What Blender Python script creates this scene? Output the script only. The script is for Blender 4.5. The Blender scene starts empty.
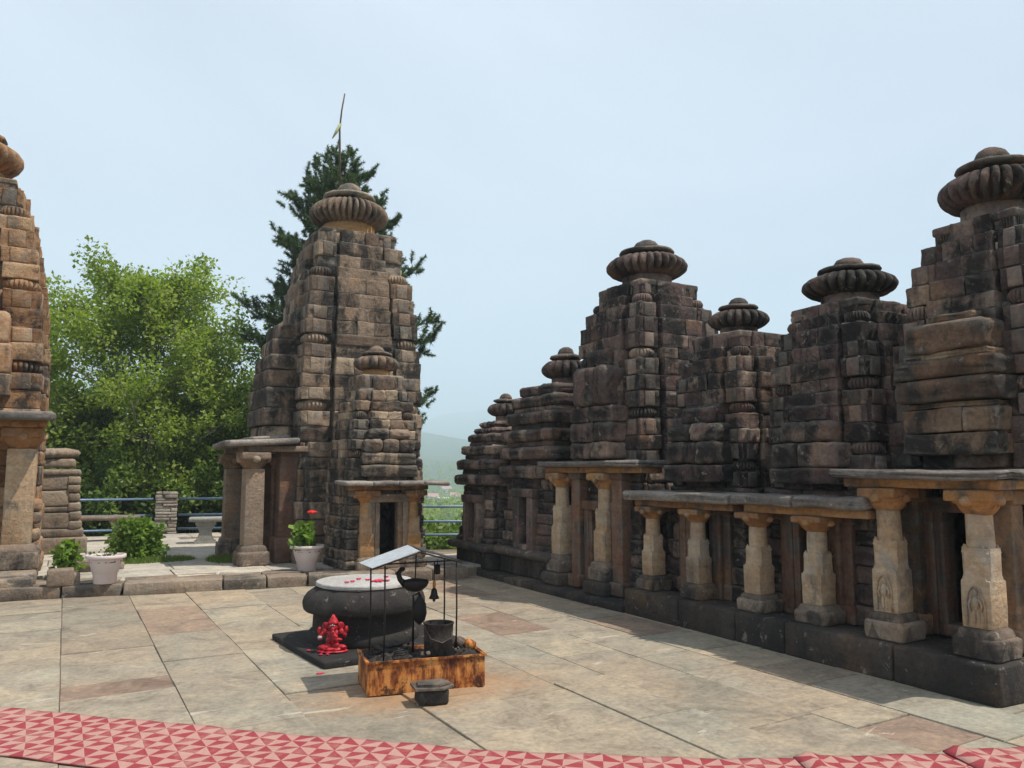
import bpy, math, random
import numpy as np
from mathutils import Vector, Matrix
R = math.radians
rnd = random.Random(11)
nr = np.random.RandomState(5)
SC = bpy.context.scene
COL = SC.collection

# ------------------------------------------------------------------ camera
cam_d = bpy.data.cameras.new('camera'); cam = bpy.data.objects.new('camera', cam_d); COL.objects.link(cam)
cam.location = (0, 0, 1.6); cam.rotation_euler = (R(90 + 6.136), 0, R(-29.054))
cam_d.sensor_width = 36; cam_d.lens = 28.125; cam_d.clip_start = .05; cam_d.clip_end = 20000
SC.camera = cam
# ------------------------------------------------------------------ sun and sky
SDIR = Vector((.40, -.33, 1.0)).normalized()          # towards the sun
sun_el = math.asin(SDIR.z); sun_az = math.atan2(SDIR.x, SDIR.y)
ld = bpy.data.lights.new('sun', 'SUN'); ld.energy = 5.0; ld.angle = R(.5); ld.color = (1, .935, .83)
sun = bpy.data.objects.new('sun', ld); COL.objects.link(sun)
sun.rotation_euler = SDIR.to_track_quat('Z', 'Y').to_euler(); sun.location = (5, -5, 20)
W = bpy.data.worlds.new('World'); SC.world = W; W.use_nodes = True
wn = W.node_tree; wn.nodes.clear()
sky = wn.nodes.new('ShaderNodeTexSky'); sky.sky_type = 'NISHITA'; sky.sun_disc = False
sky.sun_elevation = sun_el; sky.sun_rotation = sun_az; sky.altitude = 1200
sky.air_density = 1.0; sky.dust_density = 3.0; sky.ozone_density = 1.5
bg = wn.nodes.new('ShaderNodeBackground'); bg.inputs[1].default_value = .088
out = wn.nodes.new('ShaderNodeOutputWorld')
# thin high haze veil: a whitish procedural layer in the sky
tc = wn.nodes.new('ShaderNodeTexCoord'); mp = wn.nodes.new('ShaderNodeMapping'); mp.inputs['Scale'].default_value = (1, 1, 2.5)
no = wn.nodes.new('ShaderNodeTexNoise'); no.inputs['Scale'].default_value = 1.3; no.inputs['Detail'].default_value = 5; no.inputs['Distortion'].default_value = .6
cr = wn.nodes.new('ShaderNodeMapRange'); cr.inputs[1].default_value = .35; cr.inputs[2].default_value = .75
cr.inputs[3].default_value = .62; cr.inputs[4].default_value = .86
mx = wn.nodes.new('ShaderNodeMix'); mx.data_type = 'RGBA'; mx.inputs[7].default_value = (8.5, 9.3, 10.4, 1)
wn.links.new(tc.outputs['Generated'], mp.inputs[0]); wn.links.new(mp.outputs[0], no.inputs['Vector'])
wn.links.new(no.outputs[0], cr.inputs[0]); wn.links.new(cr.outputs[0], mx.inputs[0])
wn.links.new(sky.outputs[0], mx.inputs[6]); wn.links.new(mx.outputs[2], bg.inputs[0]); wn.links.new(bg.outputs[0], out.inputs[0])
SC.view_settings.view_transform = 'Standard'; SC.view_settings.look = 'None'
SC.view_settings.exposure = .30; SC.view_settings.gamma = 1
SC.render.engine = 'CYCLES'
SC.cycles.max_bounces = 6; SC.cycles.volume_bounces = 1

# ------------------------------------------------------------------ helpers
def tag(o, label=None, cat=None, group=None, kind=None):
    if label: o['label'] = label
    if cat: o['category'] = cat
    if group: o['group'] = group
    if kind: o['kind'] = kind
    return o
def empty(name, loc, rz, label, cat, group=None):
    o = bpy.data.objects.new(name, None); COL.objects.link(o); o.location = loc; o.rotation_euler = (0, 0, rz)
    o.empty_display_size = .2
    return tag(o, label, cat, group)
def copy_tree(o, parent=None):
    c = o.copy(); COL.objects.link(c); c.parent = parent
    for ch in list(o.children):
        copy_tree(ch, c)
    return c

def noise3(P, s, ph=0.):
    x, y, z = P[:, 0] * s, P[:, 1] * s, P[:, 2] * s
    a = np.sin(1.7 * x + 2.3 * y + ph) + np.sin(2.9 * y - 1.3 * z + 1.1 + ph) + np.sin(2.1 * z + 1.9 * x + 2.3 * ph)
    b = np.sin(4.3 * x - 3.7 * z + .7) + np.sin(5.1 * y + 3.3 * x + ph) + np.sin(4.7 * z + 2.9 * y + 1.9)
    return (a + .55 * b) / 4.2

def cube_template(n=5):
    vs = {}; V = []; F = []
    def vid(p):
        if p not in vs: vs[p] = len(V); V.append(p)
        return vs[p]
    for ax in range(3):
        for sd in (0, n - 1):
            for i in range(n - 1):
                for j in range(n - 1):
                    q = []
                    for (a, b) in ((i, j), (i + 1, j), (i + 1, j + 1), (i, j + 1)):
                        p = [0, 0, 0]; p[ax] = sd; p[(ax + 1) % 3] = a; p[(ax + 2) % 3] = b; q.append(vid(tuple(p)))
                    F.append(q if sd else q[::-1])
    return np.array(V), F
TV5, TF5 = cube_template(5)
TV4, TF4 = cube_template(4)
TV7, TF7 = cube_template(7)

class MB:
    """collects shapes, built as ONE mesh"""
    def __init__(s): s.V = []; s.F = []; s.n = 0; s.T = []
    def add(s, V, F, tone=.5):
        V = np.asarray(V, float).reshape(-1, 3)
        s.V.append(V); n = s.n
        s.F.extend([tuple(i + n for i in f) for f in F]); s.n += len(V)
        if np.ndim(tone): s.T.extend(list(tone))
        else: s.T.extend([tone] * len(F))
    def block(s, c, size, r=.02, rot=0., tone=None, tilt=(0, 0), seg=5, taper=0.):
        tv, tf = {4: (TV4, TF4), 5: (TV5, TF5), 7: (TV7, TF7)}[seg]
        h = np.array(size) / 2.; r = min(r, h.min() * .98)
        if seg == 5: L = [np.array([-h[k], -(h[k] - r), 0, h[k] - r, h[k]]) for k in range(3)]
        elif seg == 7: L = [np.array([-h[k], -(h[k] - r), -(h[k] - r) * .5, 0, (h[k] - r) * .5, h[k] - r, h[k]]) for k in range(3)]
        else: L = [np.array([-h[k], -(h[k] - r), h[k] - r, h[k]]) for k in range(3)]
        P = np.stack([L[k][tv[:, k]] for k in range(3)], 1)
        inner = np.clip(P, -(h - r), h - r); d = P - inner
        ln = np.linalg.norm(d, axis=1); m = ln > r * 1.001
        d[m] *= (r / ln[m])[:, None]; P = inner + d
        if seg == 7: P = P + nr.normal(size=P.shape) * min(.0045, r * .35)
        if taper: P[:, :2] *= (1 - taper * (P[:, 2:3] / size[2] + .5))
        if tilt[0] or tilt[1]:
            P[:, 2] += P[:, 0] * tilt[0] + P[:, 1] * tilt[1]
        if rot:
            c_, s_ = math.cos(rot), math.sin(rot)
            P = np.stack([P[:, 0] * c_ - P[:, 1] * s_, P[:, 0] * s_ + P[:, 1] * c_, P[:, 2]], 1)
        s.add(P + np.array(c), tf, rnd.random() if tone is None else tone)
    def box(s, a, b, tone=.5):
        x0, y0, z0 = a; x1, y1, z1 = b
        V = [(x0, y0, z0), (x1, y0, z0), (x1, y1, z0), (x0, y1, z0), (x0, y0, z1), (x1, y0, z1), (x1, y1, z1), (x0, y1, z1)]
        s.add(V, [(0, 3, 2, 1), (4, 5, 6, 7), (0, 1, 5, 4), (1, 2, 6, 5), (2, 3, 7, 6), (3, 0, 4, 7)], tone)
    def lathe(s, prof, c=(0, 0, 0), n=24, rib=0, ribd=0., tone=.5, sq=None, ph=0., ex=1., ey=1.):
        """prof: list of (r, z); rib: number of ribs cut where ribd(r index) applies; closed at both ends"""
        V = []; F = []
        m = len(prof)
        for i, (r, z) in enumerate(prof):
            for k in range(n):
                a = 2 * math.pi * k / n + ph
                rr = r
                if rib:
                    dd = ribd[i] if isinstance(ribd, (list, tuple)) else ribd
                    rr = r * (1 - dd * (1 - abs(math.sin(rib * a / 2)) ** .55))
                V.append((c[0] + rr * math.cos(a) * ex, c[1] + rr * math.sin(a) * ey, c[2] + z))
        for i in range(m - 1):
            for k in range(n):
                k2 = (k + 1) % n
                F.append((i * n + k, i * n + k2, (i + 1) * n + k2, (i + 1) * n + k))
        F.append(tuple(range(n))[::-1]); F.append(tuple(range((m - 1) * n, m * n)))
        s.add(V, F, tone)
    def tube(s, pts, rs, n=6, tone=.5):
        pts = [Vector(p) for p in pts]
        if not isinstance(rs, (list, tuple)): rs = [rs] * len(pts)
        V = []; F = []
        for i, p in enumerate(pts):
            d = (pts[min(i + 1, len(pts) - 1)] - pts[max(i - 1, 0)]).normalized()
            a = d.orthogonal().normalized() if i == 0 else (a - d * a.dot(d)).normalized()
            b = d.cross(a)
            for k in range(n):
                t = 2 * math.pi * k / n
                V.append(tuple(p + (a * math.cos(t) + b * math.sin(t)) * rs[i]))
        for i in range(len(pts) - 1):
            for k in range(n):
                k2 = (k + 1) % n
                F.append((i * n + k, i * n + k2, (i + 1) * n + k2, (i + 1) * n + k))
        F.append(tuple(range(n))[::-1]); F.append(tuple(range((len(pts) - 1) * n, len(pts) * n)))
        s.add(V, F, tone)
    def prism(s, poly, z0, z1, tone=.5):
        n = len(poly)
        V = [(x, y, z0) for x, y in poly] + [(x, y, z1) for x, y in poly]
        F = [tuple(range(n))[::-1], tuple(range(n, 2 * n))] + [(k, (k + 1) % n, n + (k + 1) % n, n + k) for k in range(n)]
        s.add(V, F, tone)
    def ell(s, c, r, n=10, m=7, tone=.5, rot=None):
        V = []; F = []
        for i in range(1, m):
            t = math.pi * i / m
            for k in range(n):
                a = 2 * math.pi * k / n
                V.append(Vector((r[0] * math.sin(t) * math.cos(a), r[1] * math.sin(t) * math.sin(a), r[2] * math.cos(t))))
        top = len(V); V.append(Vector((0, 0, r[2]))); V.append(Vector((0, 0, -r[2])))
        if rot: V = [rot @ v for v in V]
        V = [tuple(v + Vector(c)) for v in V]
        for i in range(m - 2):
            for k in range(n):
                k2 = (k + 1) % n
                F.append((i * n + k, (i + 1) * n + k, (i + 1) * n + k2, i * n + k2))
        for k in range(n):
            F.append((top, k, (k + 1) % n)); F.append((top + 1, (m - 2) * n + (k + 1) % n, (m - 2) * n + k))
        s.add(V, F, tone)
    def build(s, name, mat, parent=None, smooth=True, wob=0., wobs=6., ph=0., angle=None):
        V = np.concatenate(s.V) if s.V else np.zeros((0, 3))
        if wob:
            V = V + wob * np.stack([noise3(V, wobs, ph), noise3(V, wobs, ph + 2.1), .6 * noise3(V, wobs, ph + 4.4)], 1)
        if wob >= .012: V = V + .0055 * np.stack([noise3(V, wobs * 4.3, ph + 1), noise3(V, wobs * 4.7, ph + 3.1), .7 * noise3(V, wobs * 5.1, ph + .4)], 1)
        me = bpy.data.meshes.new(name)
        me.from_pydata(V.tolist(), [], s.F)
        at = me.attributes.new('tone', 'FLOAT', 'FACE'); at.data.foreach_set('value', np.array(s.T, dtype=np.float32))
        if smooth: me.polygons.foreach_set('use_smooth', [True] * len(me.polygons))
        if angle: me.set_sharp_from_angle(angle=R(angle))
        me.update()
        o = bpy.data.objects.new(name, me); COL.objects.link(o)
        me.materials.append(mat)
        if parent: o.parent = parent
        return o

def bulk(name, V, F, mat, parent=None, tone=None, smooth=False):
    """V (n,3) F (m,k) numpy"""
    me = bpy.data.meshes.new(name); V = np.asarray(V, np.float32); F = np.asarray(F, np.int32)
    k = F.shape[1]
    me.vertices.add(len(V)); me.vertices.foreach_set('co', V.ravel())
    me.loops.add(F.size); me.loops.foreach_set('vertex_index', F.ravel())
    me.polygons.add(len(F)); me.polygons.foreach_set('loop_start', np.arange(0, F.size, k, dtype=np.int32))
    if tone is not None:
        at = me.attributes.new('tone', 'FLOAT', 'FACE'); at.data.foreach_set('value', np.asarray(tone, np.float32))
    me.update(calc_edges=True); me.validate()
    if smooth: me.polygons.foreach_set('use_smooth', [True] * len(me.polygons))
    me.materials.append(mat)
    o = bpy.data.objects.new(name, me); COL.objects.link(o)
    if parent: o.parent = parent
    return o

# ------------------------------------------------------------------ materials
class NT:
    def __init__(s, name):
        s.m = bpy.data.materials.new(name); s.m.use_nodes = True; s.t = s.m.node_tree
        s.b = s.t.nodes['Principled BSDF']; s.b.inputs['Roughness'].default_value = .85
        s.b.inputs['Specular IOR Level'].default_value = .25
    def n(s, ty, **kw):
        q = s.t.nodes.new(ty)
        for k, v in kw.items(): setattr(q, k, v)
        return q
    def l(s, a, b): s.t.links.new(a, b)
    def obj(s, scale=(1, 1, 1)):
        g = s.n('ShaderNodeNewGeometry'); m = s.n('ShaderNodeMapping'); m.inputs['Scale'].default_value = scale
        s.l(g.outputs['Position'], m.inputs[0]); return m.outputs[0]
    def noise(s, vec, scale, detail=4, rough=.6, dist=0.):
        q = s.n('ShaderNodeTexNoise'); q.inputs['Scale'].default_value = scale; q.inputs['Detail'].default_value = detail
        q.inputs['Roughness'].default_value = rough; q.inputs['Distortion'].default_value = dist
        s.l(vec, q.inputs['Vector']); return q.outputs[0]
    def mr(s, v, a, b, c=0., d=1.):
        q = s.n('ShaderNodeMapRange'); s.l(v, q.inputs[0])
        for i, x in enumerate((a, b, c, d)): q.inputs[i + 1].default_value = x
        return q.outputs[0]
    def mix(s, f, a, b, mode='MIX'):
        q = s.n('ShaderNodeMix'); q.data_type = 'RGBA'; q.blend_type = mode
        if isinstance(f, (int, float)): q.inputs[0].default_value = f
        else: s.l(f, q.inputs[0])
        for i, x in ((6, a), (7, b)):
            if isinstance(x, (tuple, list)): q.inputs[i].default_value = (*x, 1)
            else: s.l(x, q.inputs[i])
        return q.outputs[2]
    def ramp(s, v, stops):
        q = s.n('ShaderNodeValToRGB'); s.l(v, q.inputs[0]); e = q.color_ramp.elements
        while len(e) < len(stops): e.new(.5)
        for i, (p, c) in enumerate(stops): e[i].position = p; e[i].color = (*c, 1)
        return q.outputs[0]
    def math(s, op, a, b=None):
        q = s.n('ShaderNodeMath', operation=op)
        for i, x in enumerate((a, b)):
            if x is None: continue
            if isinstance(x, (int, float)): q.inputs[i].default_value = x
            else: s.l(x, q.inputs[i])
        return q.outputs[0]
    def tone(s, nm='tone'):
        q = s.n('ShaderNodeAttribute'); q.attribute_name = nm; return q.outputs['Fac']
    def bump(s, h, st=.3, dist=.02, prev=None):
        q = s.n('ShaderNodeBump'); q.inputs['Strength'].default_value = st; q.inputs['Distance'].default_value = dist
        s.l(h, q.inputs['Height'])
        if prev: s.l(prev, q.inputs['Normal'])
        return q.outputs[0]
    def col(s, c):
        if isinstance(c, (tuple, list)): s.b.inputs['Base Color'].default_value = (*c, 1)
        else: s.l(c, s.b.inputs['Base Color'])
    def nrm(s, c): s.l(c, s.b.inputs['Normal'])

def stone(name, cols, black=.5, blackcol=(.022, .02, .019), ochre=.25, och=(.36, .19, .07), pale=.3, palec=(.42, .38, .32), streak=True, bump=1., wear=.55):
    t = NT(name); p = t.obj()
    tn = t.tone()
    n1 = t.noise(p, 2.2, 5, .6)
    v = t.math('ADD', t.math('MULTIPLY', tn, .75), t.math('MULTIPLY', t.mr(n1, .3, .7), .45))
    k = len(cols)
    c = t.ramp(t.mr(v, .1, 1.1), [(i / (k - 1), x) for i, x in enumerate(cols)])
    # ochre iron patches
    n2 = t.noise(p, 1.7, 4, .55, .4)
    c = t.mix(t.math('MULTIPLY', t.mr(n2, .56, .68), ochre), c, och)
    # fine mottling
    n3 = t.noise(p, 26, 4, .7)
    c = t.mix(.75, c, t.ramp(n3, [(.25, (.45, .45, .45)), (.55, (1, 1, 1)), (.8, (1.25, 1.22, 1.18))]), 'MULTIPLY')
    # pale lichen
    n4 = t.noise(p, 9, 6, .75, .3)
        # black crust: blotches and run-down streaks
    ps = t.obj((3.2, 3.2, .55)) if streak else p
    n5 = t.noise(ps, .8, 4, .6, .4); n6 = t.noise(p, 3.2, 7, .72, .6)
    s5 = t.math('ADD', t.math('MULTIPLY', n5, .5), t.math('MULTIPLY', n6, .5))
    s5 = t.math('ADD', s5, t.math('MULTIPLY', t.math('SUBTRACT', .5, t.math('FRACT', t.math('MULTIPLY', tn, 7.3))), .10))
    lo = .60 - .18 * black
    c = t.mix(t.math('MULTIPLY', t.mr(s5, lo, lo + .09), min(.93, .6 + .5 * black)), c, blackcol)
    c = t.mix(t.math('MULTIPLY', t.mr(n4, .60, .66), pale), c, palec)
    # worn, paler arrises where the stone has been rubbed
    g = t.n('ShaderNodeNewGeometry')
    c = t.mix(t.math('MULTIPLY', t.mr(g.outputs['Pointiness'], .515, .60), t.math('MULTIPLY', t.mr(n6, .40, .60), wear)), c, palec)
    # bedding lines in the sandstone
    pl = t.obj((1.5, 1.5, 14)); n7 = t.noise(pl, 1.1, 4, .6, .3)
    c = t.mix(.35, c, t.ramp(n7, [(.35, (.6, .6, .6)), (.6, (1.1, 1.1, 1.1))]), 'MULTIPLY')
    t.col(c)
    b = t.bump(n3, .5 * bump, .015); b = t.bump(n7, .35 * bump, .012, b); b = t.bump(t.noise(p, 7, 7, .75, .4), .8 * bump, .05, b)
    t.nrm(b); t.b.inputs['Roughness'].default_value = .9
    return t.m

M = {}
M['dark'] = stone('dark_stone', [(.048, .032, .031), (.104, .066, .059), (.175, .117, .098), (.34, .25, .19)], black=.84, blackcol=(.015, .0135, .013), ochre=.26, pale=.45, wear=.38)
M['brown'] = stone('brown_stone', [(.095, .062, .047), (.205, .142, .10), (.31, .225, .16), (.50, .385, .265)], black=.76, ochre=.35, och=(.36, .21, .10), pale=.35)
M['gable'] = stone('gable_stone', [(.08, .05, .035), (.17, .105, .07), (.26, .17, .11), (.42, .30, .19)], black=.72, ochre=.5, och=(.34, .18, .08), pale=.35)
M['left'] = stone('ochre_stone', [(.17, .085, .04), (.31, .17, .085), (.41, .24, .13), (.48, .33, .2)], black=.60, ochre=.55, och=(.36, .15, .06), pale=.3)
M['pillar'] = stone('pillar_stone', [(.31, .19, .11), (.45, .30, .175), (.56, .42, .28)], black=.36, ochre=.4, och=(.42, .22, .10), pale=.5, palec=(.55, .50, .42))
M['capital'] = stone('capital_stone', [(.24, .11, .045), (.41, .20, .075), (.48, .28, .12)], black=.42, ochre=.6, och=(.50, .23, .07), pale=.15)
M['pillar_brown'] = stone('brown_pillar_stone', [(.16, .10, .07), (.24, .17, .12), (.34, .25, .18)], black=.3, ochre=.4, pale=.5)
M['red_pillar'] = stone('red_pillar_stone', [(.09, .045, .03), (.16, .08, .05), (.22, .12, .08)], black=.55, ochre=.2, pale=.1)
M['base'] = stone('footing_stone', [(.10, .08, .065), (.20, .15, .115), (.31, .24, .18)], black=.58, ochre=.3, pale=.6, wear=.12)
M['slab'] = stone('roof_slab_stone', [(.12, .10, .09), (.22, .19, .165), (.36, .31, .27)], black=.62, ochre=.1, pale=.8, palec=(.45, .42, .385), streak=False)
M['plinth'] = stone('platform_stone', [(.045, .036, .03), (.08, .063, .052), (.15, .115, .09)], black=.68, ochre=.15, pale=.5, wear=.12)
M['kerb'] = stone('kerb_stone', [(.15, .105, .075), (.25, .185, .135), (.36, .29, .22)], black=.55, ochre=.35, pale=.5, streak=False)
M['altar'] = stone('altar_stone', [(.018, .016, .0155), (.032, .028, .026), (.06, .052, .046)], black=.52, ochre=.0, pale=.8, palec=(.22, .195, .17), streak=False, bump=.5, wear=0.)
M['altar_top'] = stone('altar_top_stone', [(.30, .28, .26), (.40, .38, .36), (.5, .48, .46)], black=.12, ochre=.1, pale=.5, palec=(.6, .58, .56), streak=False, bump=.4, wear=0.)
M['pier'] = stone('pier_stone', [(.16, .13, .11), (.34, .29, .24), (.45, .40, .34)], black=.35, ochre=.3, pale=.4, streak=False)
M['grey'] = stone('grey_concrete', [(.24, .24, .23), (.30, .30, .28), (.36, .35, .33)], black=.15, ochre=.0, pale=.2, bump=.4, wear=.12)
M['ruin'] = stone('ruin_stone', [(.17, .12, .085), (.27, .20, .145), (.36, .28, .2)], black=.36, ochre=.35, pale=.3)

def paving(name, base, warm, greys, rust=False, dirt=.5):
    t = NT(name); p0 = t.obj(); tn = t.tone()
    va = t.n('ShaderNodeVectorMath', operation='ADD'); cb = t.n('ShaderNodeCombineXYZ'); t.l(t.math('MULTIPLY', tn, 57.), cb.inputs[0]); t.l(t.math('MULTIPLY', tn, 91.), cb.inputs[2])
    t.l(p0, va.inputs[0]); t.l(cb.outputs[0], va.inputs[1]); p = va.outputs[0]
    c = t.ramp(tn, greys)
    q = t.ramp(tn, [(0, (0, 0, 0)), (1, (1, 1, 1))])
    n1 = t.noise(p0, .55, 6, .65, .6)
    c = t.mix(t.math('MULTIPLY', t.mr(n1, .40, .58), dirt), c, warm)
    # layered cleft patches
    n2 = t.noise(p, 2.6, 9, .74, .9)
    c = t.mix(.85, c, t.ramp(n2, [(.34, (.58, .55, .53)), (.45, (.86, .86, .86)), (.54, (1.04, 1.03, 1.0)), (.66, (1.3, 1.25, 1.15))]), 'MULTIPLY')
    n3 = t.noise(p, 24, 5, .7)
    c = t.mix(.7, c, t.ramp(n3, [(.3, (.62, .61, .60)), (.6, (1.12, 1.12, 1.12))]), 'MULTIPLY')
    # scuffs and dark damp spots
    n4 = t.noise(p, 3.6, 8, .78, 1.2)
    c = t.mix(t.math('MULTIPLY', t.mr(n4, .565, .66), .7), c, (.15, .125, .105))
    n5 = t.noise(t.obj((1, 3, 1)), 1.6, 7, .75, .8)
    c = t.mix(t.math('MULTIPLY', t.mr(n5, .61, .66), .5), c, (.55, .49, .40))
    if rust:
        g = t.n('ShaderNodeNewGeometry'); m = t.n('ShaderNodeMapping'); m.inputs['Location'].default_value = (-2.45 / 1.0, -5.65 / .62, 0)
        m.inputs['Scale'].default_value = (1 / 1.0, 1 / .62, 0)
        t.l(g.outputs['Position'], m.inputs[0]); ln = t.n('ShaderNodeVectorMath', operation='LENGTH'); t.l(m.outputs[0], ln.inputs[0])
        f = t.math('SUBTRACT', 1.15, ln.outputs['Value']); f = t.math('ADD', f, t.math('MULTIPLY', t.math('SUBTRACT', t.noise(p0, 4, 6, .7), .5), 1.8))
        c = t.mix(t.math('MULTIPLY', t.mr(f, .1, .8), .5), c, (.36, .19, .08))
    t.col(c)
    b = t.bump(n2, .5, .02); b = t.bump(n3, .3, .006, b); t.nrm(b)
    t.b.inputs['Roughness'].default_value = .8
    return t.m
GREYS = [(0, (.20, .135, .105)), (.14, (.25, .185, .14)), (.2, (.21, .185, .145)), (.45, (.285, .25, .195)), (.6, (.25, .235, .19)), (.8, (.33, .27, .195)), (1, (.265, .255, .21))]
M['paving'] = paving('court_paving', None, (.33, .24, .165), GREYS, rust=True, dirt=.42)
M['paving2'] = paving('terrace_paving', None, (.46, .42, .36), [(0, (.33, .31, .28)), (1, (.42, .38, .32))], dirt=.4)
t = NT('joint_dirt'); p = t.obj(); t.col(t.mix(t.noise(p, 6, 4), (.10, .08, .06), (.3, .23, .16))); M['joint'] = t.m

def plain(name, c, rough=.6, metal=0., var=.25, sc=14, bump=.15):
    t = NT(name); p = t.obj(); n = t.noise(p, sc, 5, .65)
    t.col(t.mix(1., c, t.ramp(n, [(.3, (1 - var,) * 3), (.7, (1 + var,) * 3)]), 'MULTIPLY'))
    t.b.inputs['Roughness'].default_value = rough; t.b.inputs['Metallic'].default_value = metal
    t.nrm(t.bump(n, bump, .01)); return t.m
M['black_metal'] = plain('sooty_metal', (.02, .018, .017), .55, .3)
M['brass'] = plain('worn_brass', (.42, .2, .05), .5, .6)
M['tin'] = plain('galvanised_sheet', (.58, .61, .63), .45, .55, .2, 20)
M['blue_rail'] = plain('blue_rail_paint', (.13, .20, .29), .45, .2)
M['pot'] = plain('pink_white_plastic', (.62, .53, .51), .5, 0, .06, 6, .05)
M['soil'] = plain('soil', (.06, .04, .03), .95)
M['ash'] = plain('charcoal_ash', (.032, .027, .024), .9, 0, .7, 30, .6)
M['scrap'] = plain('burnt_scrap', (.10, .075, .06), .8, 0, .6, 30, .6)
M['flower'] = plain('red_petals', (.62, .02, .02), .6)
M['petal'] = plain('crimson_petal', (.55, .02, .07), .6)
M['cloth'] = plain('white_sack', (.62, .62, .64), .8, 0, .15)
M['print'] = plain('yellow_print', (.55, .45, .12), .8)
M['flag'] = plain('pale_green_flag', (.35, .38, .2), .9)
M['bark'] = plain('bark', (.11, .085, .065), .95, 0, .4, 8, .6)
M['bark_pale'] = plain('pale_bark', (.17, .15, .13), .95, 0, .3, 8, .6)
M['interior'] = plain('dark_cella_stone', (.05, .038, .03), .95)
M['white_wall'] = plain('white_plaster', (.7, .7, .68), .8, 0, .08)
M['house_roof'] = plain('house_roof', (.36, .22, .2), .8)
M['pane'] = plain('window_pane', (.05, .06, .08), .3)
t = NT('red_idol_paint'); p = t.obj(); n = t.noise(p, 30, 4)
t.col(t.ramp(n, [(.38, (.13, .006, .01)), (.55, (.42, .014, .025)), (.72, (.5, .07, .07))])); t.b.inputs['Roughness'].default_value = .4; M['idol'] = t.m
t = NT('rusty_iron'); p = t.obj(); n = t.noise(t.obj((1.6, 1.6, .8)), 5, 9, .72, .15); ps = t.obj((6, 6, 1)); n2 = t.noise(ps, 2, 6, .7)
c = t.ramp(n, [(.40, (.05, .018, .01)), (.47, (.24, .07, .02)), (.53, (.46, .17, .04)), (.62, (.58, .28, .09))])
c = t.mix(t.mr(n2, .52, .60, 0, .85), c, (.09, .028, .015)); c = t.mix(t.mr(t.noise(p, 9, 6, .7), .56, .62, 0, .8), c, (.03, .018, .014)); t.col(c); t.nrm(t.bump(n, .3, .01)); t.b.inputs['Roughness'].default_value = .75; M['rust'] = t.m

def leafmat(name, cols, trans=.35):
    t = NT(name); tn = t.tone(); p = t.obj(); n = t.noise(p, .9, 3)
    v = t.math('ADD', t.math('MULTIPLY', tn, .7), t.math('MULTIPLY', n, .4))
    c = t.ramp(t.mr(v, .1, 1.0), [(i / (len(cols) - 1), x) for i, x in enumerate(cols)])
    t.col(c); t.b.inputs['Roughness'].default_value = .5
    tr = t.n('ShaderNodeBsdfTranslucent'); t.l(t.mix(1., c, (1.3, 1.5, .6), 'MULTIPLY'), tr.inputs[0])
    ms = t.n('ShaderNodeMixShader'); ms.inputs[0].default_value = trans
    t.l(t.b.outputs[0], ms.inputs[1]); t.l(tr.outputs[0], ms.inputs[2]); t.l(ms.outputs[0], t.t.nodes['Material Output'].inputs[0])
    return t.m
M['leaf'] = leafmat('tree_leaf', [(.08, .115, .022), (.17, .225, .04), (.27, .33, .07), (.42, .47, .17)], .45)
M['needle'] = leafmat('conifer_needle', [(.04, .066, .035), (.07, .11, .05), (.125, .17, .075)], .25)
M['bush'] = leafmat('bush_leaf', [(.07, .14, .018), (.14, .23, .035), (.23, .33, .06)], .38)
M['shrub'] = leafmat('shrub_leaf', [(.04, .07, .015), (.08, .13, .025), (.15, .21, .04), (.24, .29, .08)], .35)
M['grass'] = leafmat('grass_blade', [(.06, .11, .02), (.12, .18, .03), (.2, .25, .06)], .3)
t = NT('hill_ground'); p = t.obj(); n = t.noise(p, .02, 8, .7); n2 = t.noise(p, .3, 5, .7)
c = t.mix(n2, t.ramp(n, [(.35, (.04, .07, .03)), (.55, (.08, .11, .045)), (.7, (.16, .15, .09))]), (.05, .08, .03)); t.col(c); M['hill'] = t.m
M['mortar'] = plain('dark_core', (.035, .028, .024), .95)

# ------------------------------------------------------------------ ground, terrain
def terrain_h(x, y):
    r = math.hypot(x - 1, y - 8)
    a = math.atan2(x - 1, y - 8)
    # level temple terrace, falling away beyond the railing
    e = 13.2 if abs(a) > .9 else 13.2
    inside = -.06
    if x > 3.2 and y > 9: e2 = max(0, (x * .43 + y * .9) - (6.4 * .43 + 13.4 * .9) - .6)
    else: e2 = 0
    e1 = max(0, y - 21.2)
    d = max(e1, e2 if y > 12.6 else 0)
    if d <= 0: return inside
    h = -.5 - 1.6 * min(d, 6) / 6 - 14 * (1 - math.exp(-max(0, d - 2) / 150.))
    if d > 500:
        k = (d - 500) / 2600.
        h += 330 * min(1, max(0, k)) ** 1.2 * (.75 + .25 * math.sin(x / 310. + 1.2) + .12 * math.sin(x / 97. + y / 150.))
    return h
def axis(lo, hi, mid, n):
    return None
xs = sorted(set([round(v, 2) for v in list(np.linspace(-14, 16, 61)) + [-16 - 1.35 ** k for k in range(1, 27)] + [16 + 1.3 ** k for k in range(1, 32)]]))
ys = sorted(set([round(v, 2) for v in list(np.linspace(-10, 40, 101)) + [-12 - 1.6 ** k for k in range(1, 15)] + [40 + 1.22 ** k for k in range(2, 42)]]))
V = [(x, y, terrain_h(x, y)) for y in ys for x in xs]; nx = len(xs)
F = [(j * nx + i, j * nx + i + 1, (j + 1) * nx + i + 1, (j + 1) * nx + i) for j in range(len(ys) - 1) for i in range(nx - 1)]
tag(bulk('terrain', V, F, M['hill'], smooth=True), kind='structure')

m = MB(); m.box((-9, -4, -.08), (12, 12.0, -.014)); tag(m.build('court_bed', M['joint'], smooth=False), kind='structure')
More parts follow.
